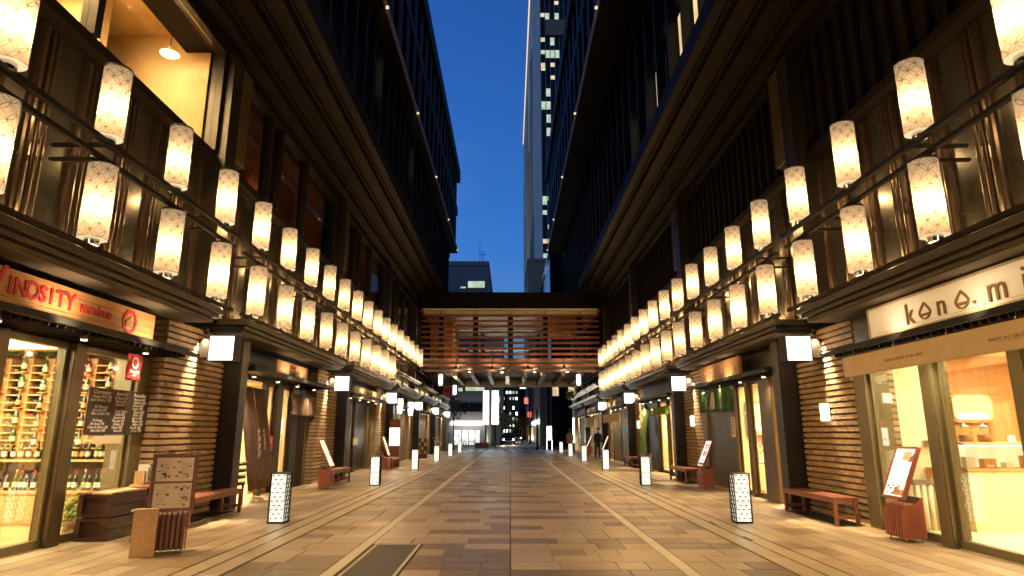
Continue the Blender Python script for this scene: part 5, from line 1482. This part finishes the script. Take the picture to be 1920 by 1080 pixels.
# upstairs pendant lamp
t = thing('pendant_lamp', 'glass disc pendant lamp hanging in the big upstairs window', 'lamp', (-6.55, 10.9, 8.55))
mb = MB(); mb.lathe([(.17,0),(.16,.02),(.05,.09),(.025,.16)], 20, cap=False); mb.build('shade', M['glass'] if False else M['paper'], t, False)
mb = MB(); mb.lathe([(.02,.0),(.035,.03),(.02,.07)], 12); mb.build('bulb', M['lamp_glow'], t, False)
mb = MB(); mb.tube((0,0,.15),(0,0,.82),.008,6); mb.lathe([(.04,.80),(.04,.845)],12); mb.build('cord', M['black'], t, False)
point('pendant_bulb', (-6.55,10.9,8.5), 12, parent=t)

# ------------------------------------------------------------------ beyond the lane: cross street, buildings, cars
def building(lab, x0, x1, y0, y1, h, mat, wins, winm, cat='building', group=None, floor_h=3.6, name='building', roofm=None, bands=True):
    t = thing(name, lab, cat, ((x0+x1)/2, y0, 0), 0, group)
    mb = MB(); mb.box(x0, x1, y0, y1, -.04, h); mb.build('wall', mat, t)
    mb = MB(); mb.box(x0-.15, x1+.15, y0-.15, y1+.15, h, h+.5); mb.build('parapet', roofm or mat, t)
    if bands:
        for k in range(1, int(h/floor_h)):
            mb = MB(); mb.box(x0, x1, y0-.12, y0-.001, floor_h*k-.25, floor_h*k+.15); mb.build('floor_band', roofm or mat, t)
    for (xa, xb, za, zb, m) in wins:
        mb = MB(); mb.box(xa-.08, xb+.08, y0-.10, y0-.001, za-.08, zb+.08); f = mb.build('window', M['black'], t)
        mb = MB(); mb.box(xa, xb, y0-.115, y0-.101, za, zb); mb.build('pane', m, f)
    return t
grey = building('grey panelled office block across the crossing with one lit top window', -16, -2.65, 72, 90, 20.6, M['grey_wall'],
    [(-4.95,-3.0,17.9,18.7,M['lit_win']),(-5.8,-5.2,17.85,18.05,M['lit_win']),(-5.05,-2.9,6.05,6.65,M['lit_win']),(-5.85,-5.35,6.0,6.4,M['lit_win']),(-6.5,-4.7,3.7,4.6,M['dark_glass']),(-4.6,-3.1,3.7,4.6,M['dark_glass'])], None)
mb = MB(); mb.box(-6.6,-2.4,70.9,71.98,2.3,2.75); mb.build('shop_fascia', em('fascia_light', (1,.92,.95), 2.2), grey)
mb = MB(); mb.box(-6.2,-3.4,71.86,71.9,.2,1.75); mb.build('shop_window', em('shop_white', (.95,1,.92), .8, .8, 1.8), grey)
for x in (-5.4,-4.6,-3.9): 
    mb = MB(); mb.box(x-.04,x+.04,71.80,71.855,.1,1.8); mb.build('shop_mullion', M['black'], grey)
point('shop_glow', (-4.6,70.3,2.0), 16, (.95,1,.95), .3, grey)
t = thing('antenna', 'thin aerial mast on the roof of the grey office block', 'antenna', (-3.3,73,21.1))
mb = MB(); mb.tube((-3.3,73,21.1),(-3.3,73,22.7),.04,6); mb.tube((-3.75,73,22.2),(-2.9,73,22.2),.03,6); mb.tube((-3.65,73,21.1),(-3.65,73,23.6),.03,6); mb.build('mast', M['black'], t)
for (x0, x1, lab) in ((-2.95,-2.35,'tall white lit sign column on the grey block corner'),(-2.0,-1.3,'second tall white lit sign column, nearer the lane axis')):
    t = thing('sign_column', lab, 'sign', ((x0+x1)/2, 70, 2.2), 0, 'tall lit sign columns past the crossing')
    mb = MB(); mb.box(x0,x1,70,70.3,2.4,5.95); mb.build('light_face', M['lit_white'], t); mb = MB(); mb.box(x0-.06,x1+.06,70.02,70.35,2.3,6.05); mb.build('frame', M['steel'], t); mb = MB(); mb.box((x0+x1)/2-.08,(x0+x1)/2+.08,70.1,70.25,-.04,2.3); mb.build('post', M['black'], t)
wins = []
rw = random.Random(4)
for r in range(9):
    for c in range(5):
        if rw.random() < .65: wins.append((-1.75+.75*c, -1.35+.75*c, 1.6+1.3*r if r < 5 else 2+1.4*r, 2.3+1.3*r if r < 5 else 2.6+1.4*r, M['lit_white'] if rw.random() < .4 else M['lit_win']))
building('dark distant block with small lit windows at the end of the street', -6, 3.4, 150, 170, 13.5, M['dark_glass'], [w for w in wins if w[3] < 12], None, bands=False)
building('dark block past the crossing on the dessert side', 4.6, 14, 72, 100, 22, M['dark_glass'], [(4.7,5.4,5.5,6.6,M['lit_warm'])], None)
building('beige block above the bridge beside the pale tower', 3.15, 12, 110, 130, 31.5, M['beige_reveal'], [], None)
building('mid-height dark block behind the lit sign columns', -12, -1.2, 100, 120, 16, M['grey_wall'], [(-2.6,-1.6,3+3*k,4.2+3*k,M['lit_win']) for k in range(3)], None)
for (x0, x1, y0, h, lab) in ((-60,-17,74,19,'low dark block far out on the wine side'),(15,60,74,24,'broad dark block far out on the dessert side'),(-40,-7,170,16,'dark skyline block behind the distant windows, wine side'),(3.5,40,175,18,'dark skyline block behind the distant windows, dessert side')):
    building(lab, x0, x1, y0, y0+20, h, M['grey_wall'], [], None, bands=False)
# pale tower with a lit glass strip
TX, TY, TH = 6.3, 160, 138
tw = thing('tower', 'very tall pale stone tower with a strip of lit office windows', 'tower', (TX+10, TY, 0))
mb = MB(); mb.box(TX, TX+2.1, TY, TY+125, -.04, TH); mb.build('stone_flank', M['pale_stone'], tw)
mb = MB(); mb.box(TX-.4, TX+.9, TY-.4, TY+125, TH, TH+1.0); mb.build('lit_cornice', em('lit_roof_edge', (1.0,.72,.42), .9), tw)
mb = MB(); mb.box(TX+2.1, TX+25, TY+.8, TY+125, -.04, TH-2); mb.build('glass_body', M['dark_glass'], tw)
for k in range(34):
    z = 4*k+1.0
    mb = MB(); mb.box(TX+2.12, TX+11, TY+.55, TY+.79, z+2.6, z+3.2); mb.build('spandrel', M['black'], tw)
    mb = MB(); mb.box(TX-.02, TX-.001, TY+.2, TY+124, z+.2, z+.45); mb.build('flank_joint', M['grey_wall'], tw)
    if k > 7:
        for c in range(4):
            if rw.random() < .52:
                xa = TX+2.3+1.35*c
                mb = MB(); mb.box(xa, xa+1.15, TY+.70, TY+.795, z+.1+(1.2 if rw.random() < .4 else 0), z+2.5); mb.build('lit_pane', rw.choice([M['lit_win'],M['lit_win'],M['lit_warm']]), tw)
for c in range(6):
    mb = MB(); mb.box(TX+2.2+1.35*c-.06, TX+2.2+1.35*c+.06, TY+.45, TY+.545, 0, TH-3); mb.build('mullion', M['grey_wall'], tw)
mb = MB(); mb.box(TX+3.6, TX+12, TY+.1, TY+.44, 112, 117); mb.build('crown_band', M['beige_reveal'], tw)
for k in range(26):
    mb = MB(); mb.box(TX-.25, TX-.001, TY+4+4.5*k, TY+5.4+4.5*k, 8+rw.uniform(0,40), TH-6-rw.uniform(0,50)); mb.build('flank_fin', M['grey_wall'], tw)

spot('added_flank_fill', (TX-60, TY+30, 4), (TX, TY+50, 70), 26000, 90, .9, (.85,1,.85), 1.0, tw)  # added unseen light on the flank, in place of the city glow
def car(lab, x, y, mat):
    t = thing('car', lab, 'car', (x, y, -.045))
    prof = [(-2.1,.28),(-2.15,.62),(-1.9,.80),(-1.05,.90),(-.45,1.40),(1.0,1.44),(1.75,1.0),(2.1,.92),(2.15,.4),(2.05,.28)]
    mb = MB(); mb.prism([(p,q) for p,q in prof], 'x', -.86, .86); mb.build('body', mat, t, False)
    mb = MB(); mb.v = [(-.72,-1.0,.93),(.72,-1.0,.93),(.62,-.47,1.36),(-.62,-.47,1.36)]; mb.v = [(a,b-.03,c+.02) for a,b,c in mb.v]; mb.face((0,1,2,3)); mb.build('windscreen', M['dark_glass'], t, False)
    for sx in (-1,1):
        mb = MB(); mb.tube((sx*.62,-2.12,.66),(sx*.62,-2.17,.66),.10,12); mb.build('headlight', M['headlight'], t, False)
        for yy in (-1.35,1.3):
            mb = MB(); mb.tube((sx*.70,yy,.30),(sx*.88,yy,.30),.30,16); w = mb.build('wheel', M['black'], t, False)
            mb = MB(); mb.tube((sx*.881,yy,.30),(sx*.89,yy,.30),.17,12); mb.build('rim', M['steel'], w, False)
        spot('beam', (x+sx*.62, y-2.25, .62), (x+sx*.62, y-12, 0.0), 120, 50, .7, (1,.86,.6), .05)
    mb = MB(); mb.box(-.4,.4,-2.17,-2.151,.40,.52); mb.build('number_plate', M['white'], t, False)
    return t
car('dark car with bright headlights driving towards the lane', -.25, 86, M['black'])
car('second distant car with headlights farther up the street', 1.3, 118, M['grey_wall'])
# street furniture at the crossing
def pole(lab, x, y, h, r=.06, name='signal_post', lamp=False, arm=0):
    t = thing(name, lab, 'post', (x, y, -.045)); mb = MB(); mb.tube((0,0,0),(0,0,h),r,10,r*.7)
    if arm: mb.tube((0,0,h),(arm,0,h+.3),r*.6,8)
    mb.build('shaft', M['black'], t, False); mb = MB(); mb.lathe([(r*2,0),(r*1.6,.25)],10); mb.build('base', M['black'], t, False)
    if lamp: mb = MB(); mb.box(arm-.4,arm+.4,-.1,.1,h+.26,h+.34); mb.build('lamp_head', M['lit_white'], t, False)
    return t
pole('dark post standing at the far end of the lane, dessert side', 2.45, 59.6, 3.6, .09)
pole('thin grey post at the crossing by the wine side corner', -5.2, 59.5, 6.0, .05)
pole('street lamp leaning over the far road', 2.6, 88, 7.2, .07, 'street_lamp', True, -.9)
for i,(x, y, z, lab) in enumerate(((2.35,96,6.2,'small red lit sign high on the far right frontage'),(3.05,104,4.4,'smaller red lit sign lower on the far frontage'))):
    t = thing('hanging_sign', lab, 'sign', (x, y, z-.5), 0, 'red signs down the far street'); mb = MB(); mb.box(-.3,.3,0,.15,0,.9); mb.build('panel', em('red_sign%d' % i, (1,.12,.06), 1.2), t, False); mb = MB(); mb.box(.3,2.2,.05,.1,.4,.46); mb.build('bracket', M['black'], t, False)
t = thing('shop_building', 'row of lit small shops down the far street', 'building', (8, 90, 0))
mb = MB(); mb.box(3.6,4.5,78,146,-.04,9); mb.build('wall', M['grey_wall'], t)
mb = MB(); mb.box(3.3,3.6,80,100,2.6,3.1); mb.build('lit_awning', M['lit_white'], t); mb = MB(); mb.box(3.55,3.59,102,140,.3,2.4); mb.build('lit_shopfront', M['lit_warm'], t)
t = thing('shop_building', 'frontage on the wine side of the far street', 'building', (-8, 120, 0)); mb = MB(); mb.box(-4.6,-3.2,122,146,-.04,9); mb.build('wall', M['grey_wall'], t); mb = MB(); mb.box(-3.19,-3.1,124,140,.3,2.6); mb.build('lit_shopfront', M['lit_warm'], t)
t = thing('sign_column', 'narrow white lit column at the end of the dessert side, dark panel at its foot', 'sign', (3.5, 58.4, 0))
mb = MB(); mb.box(3.22,3.74,58.3,58.6,.0,2.1); mb.build('frame', M['black'], t); mb = MB(); mb.box(3.27,3.69,58.28,58.299,.85,2.05); mb.build('light_face', M['lit_white'], t); mb = MB(); mb.box(3.23,3.27,58.27,58.299,0,.85); mb.box(3.69,3.73,58.27,58.299,0,.85); mb.build('edge_light', M['lit_white'], t)
t = thing('sign_column', 'slim white lamp column on the dessert pavement near the far end', 'sign', (4.7, 48, 0)); mb = MB(); mb.box(4.62,4.74,48,48.12,.75,2.55); mb.build('light_face', M['lit_white'], t); mb = MB(); mb.box(4.63,4.73,48.01,48.11,0,.75); mb.build('post', M['black'], t)
# bicycle by the white shop
def bicycle(lab, x, y, rz):
    t = thing('bicycle', lab, 'bicycle', (x, y, -.045), rz)
    for px in (-.52,.52):
        mb = MB(); n = 20
        for i in range(n):
            a, c = 2*PI*i/n, 2*PI*(i+1)/n; mb.tube((px+.33*math.cos(a),0,.34+.33*math.sin(a)),(px+.33*math.cos(c),0,.34+.33*math.sin(c)),.018,5)
        mb.build('wheel', M['black'], t, False)
    mb = MB()
    for a, c in (((-.52,0,.34),(-.12,0,.34)),((-.12,0,.34),(-.22,0,.85)),((-.12,0,.34),(.38,0,.80)),((-.2,0,.75),(.38,0,.80)),((.52,0,.34),(.36,0,.95)),((-.52,0,.34),(-.2,0,.75))): mb.tube(a,c,.016,6)
    mb.build('frame', M['red_lacquer'], t, False)
    mb = MB(); mb.box(-.34,-.12,-.06,.06,.86,.91); mb.build('saddle', M['black'], t, False); mb = MB(); mb.tube((.36,-.25,.98),(.36,.25,.98),.014,6); mb.build('handlebar', M['steel'], t, False)
bicycle('bicycle parked in front of the white lit shop across the crossing', -5.1, 68.5, .5); bicycle('second bicycle beside it at the crossing', -4.5, 68.9, 1.1)
t = thing('barrier', 'low railing with dark panels at the wine side end of the lane', 'barrier', (-5.9, 58.6, -.045))
for x in (-6.9,-6.2,-5.5):
    mb = MB(); mb.tube((x,58.6,-.045),(x,58.6,1.5),.035,8); mb.build('post', M['steel'], t)
for z in (.3,.7,1.45):
    mb = MB(); mb.tube((-6.9,58.6,z),(-5.5,58.6,z),.025,8); mb.build('rail', M['steel'], t)
t = thing('planter', 'red box planter at the kerb across the crossing', 'planter', (-2.9, 67, -.045)); mb = MB(); mb.box(-.7,.7,-.3,.3,0,.5); mb.build('trough', M['red_lacquer'], t, False); mb = MB(); mb.box(-.65,.65,-.25,.25,.5,.54); mb.build('soil', M['ink'], t, False)
# street trees past the crossing
def tree(lab, x, y, h, seed):
    t = thing('street_tree', lab, 'tree', (x, y, -.045)); r = random.Random(seed)
    mb = MB(); mb.tube((0,0,0),(.1,0,h*.5),.13,8,.09)
    tips = []
    for i in range(7):
        a = r.uniform(0,6.28); b0 = (.1,0,h*(.38+.02*i)); e_ = (.1+math.cos(a)*h*.22, math.sin(a)*h*.22, h*(.6+.04*i)); mb.tube(b0,e_,.05,6,.02); tips.append(e_)
    mb.build('trunk', M['brown_wood'], t, False); mb = MB()
    for i in range(700):
        c = Vector(r.choice(tips))+Vector((r.gauss(0,.5),r.gauss(0,.5),r.gauss(0,.45))); d = Vector((r.gauss(0,1),r.gauss(0,1),r.gauss(0,1))).normalized(); u = d.orthogonal().normalized()*.14; v = d.cross(u).normalized()*.08
        mb.quad(c-u, c+v, c+u, c-v)
    mb.build('crown', M['leaf'], t, False)
tree('dark leafy street tree at the wine side corner of the crossing', -6.3, 61.5, 6.0, 1); tree('street tree past the crossing beside the sign columns', -1.3, 92, 4.5, 2); tree('street tree down the far street on the dessert side', 1.9, 110, 4.6, 3)

# ------------------------------------------------------------------ two people
def person(lab, loc, rz, coat, legs, walk=0.25, bend=0.0, sit=False):
    t = thing('person', lab, 'person', loc, rz)
    hip = .50 if sit else .90
    J = {'pel':(0,0,hip,.13),'waist':(0,-.01-bend*.1,hip+.17,.125),'chest':(0,-.02-bend*.25,hip+.38,.145),'neck':(0,-.03-bend*.38,hip+.57,.05),'head0':(0,-.05-bend*.42,hip+.64,.062),'head1':(0,-.06-bend*.46,hip+.74,.088),'head2':(0,-.055-bend*.48,hip+.82,.065)}
    for s_, n_ in ((-1,'l'),(1,'r')):
        w = walk*s_
        J['sh'+n_] = (s_*.19,-.02-bend*.3,hip+.49,.058); J['el'+n_] = (s_*.24,.04+w*.3-bend*.3,hip+.21,.042); J['wr'+n_] = (s_*.23,-.08+w*.6-bend*.3,hip-.02,.030); J['ha'+n_] = (s_*.225,-.12+w*.6-bend*.3,hip-.10,.030)
        if sit:
            J['hp'+n_] = (s_*.10,-.02,hip-.02,.088); J['kn'+n_] = (s_*.11,-.42,hip-.02,.06); J['an'+n_] = (s_*.11,-.44,.09,.042); J['to'+n_] = (s_*.115,-.60,.045,.034)
        else:
            J['hp'+n_] = (s_*.095,0,hip-.06,.088); J['kn'+n_] = (s_*.10,-w*.5-.02,hip*.52,.06); J['an'+n_] = (s_*.10,-w*.9+.03,.09,.042); J['to'+n_] = (s_*.105,-w*.9-.13,.045,.034)
    E = [('pel','waist'),('waist','chest'),('chest','neck'),('neck','head0'),('head0','head1'),('head1','head2')]
    for n_ in 'lr': E += [('chest','sh'+n_),('sh'+n_,'el'+n_),('el'+n_,'wr'+n_),('wr'+n_,'ha'+n_),('pel','hp'+n_),('hp'+n_,'kn'+n_),('kn'+n_,'an'+n_),('an'+n_,'to'+n_)]
    ks = list(J); me = bpy.data.meshes.new('person_body'); me.from_pydata([J[k][:3] for k in ks], [(ks.index(a),ks.index(c)) for a,c in E], [])
    o = bpy.data.objects.new('body', me); COL.objects.link(o); o.parent = t
    sk = o.modifiers.new('skin','SKIN'); me.skin_vertices  # layer made by the modifier below
    lay = me.skin_vertices[0] if len(me.skin_vertices) else None
    if lay is None:
        bm = bmesh.new(); bm.from_mesh(me); bm.verts.layers.skin.verify(); bm.to_mesh(me); bm.free(); lay = me.skin_vertices[0]
    for i, k in enumerate(ks): lay.data[i].radius = (J[k][3], J[k][3]*(.78 if k in ('chest','waist','pel') else 1)); lay.data[i].use_root = (k == 'pel')
    su = o.modifiers.new('sub','SUBSURF'); su.levels = 1; su.render_levels = 1
    me.materials.append(M['skin'])
    bpy.context.view_layer.update()
    ev = bpy.data.meshes.new_from_object(o.evaluated_get(bpy.context.evaluated_depsgraph_get()))
    o.modifiers.clear(); o.data = ev
    ev.materials.clear()
    for m in (M['skin'], coat, legs, M['hair']): ev.materials.append(m)
    for p in ev.polygons:
        z = p.center.z; y = p.center.y; hd = J['head1']; p.use_smooth = True
        if z > hip+.60: p.material_index = 3 if (z > hd[2]+.05 or y > hd[1]+.02) else 0
        elif abs(p.center.x) > .17 and z < hip-.01 and z > hip-.25 and not sit: p.material_index = 0
        elif z > hip-.02: p.material_index = 1
        else: p.material_index = 2
    mb = MB(); h0 = J['head1']
    mb.lathe([(.02,-.01),(.088,.02),(.098,.06),(.08,.12),(.03,.155)], 14, (h0[0],h0[1]+.018,h0[2]-.02)); mb.build('hair', M['hair'], t, False)
    mb = MB(); n = 16; pr = [(.155,hip-.22),(.165,hip),(.15,hip+.18),(.18,hip+.40),(.10,hip+.54)]
    for r, z in pr:
        for i in range(n):
            a = 2*PI*i/n; mb.v.append((r*1.15*math.cos(a), -.01-bend*max(0,z-hip)*.7+r*.82*math.sin(a), z))
    for k in range(len(pr)-1):
        for i in range(n): j = (i+1) % n; mb.face([k*n+i,k*n+j,(k+1)*n+j,(k+1)*n+i], 0, None, True)
    if not sit: mb.build('coat', coat, t, False)
    return t
person('person in dark clothes standing behind the lit menu stand near the cream curtain', (4.95, 37.2, 0), R(20), M['coat_black'], M['trouser'], .1, .25)
person('person in a tan coat walking away near the far end of the dessert pavement', (4.25, 46.5, 0), R(170), M['coat_tan'], M['trouser'], .35)
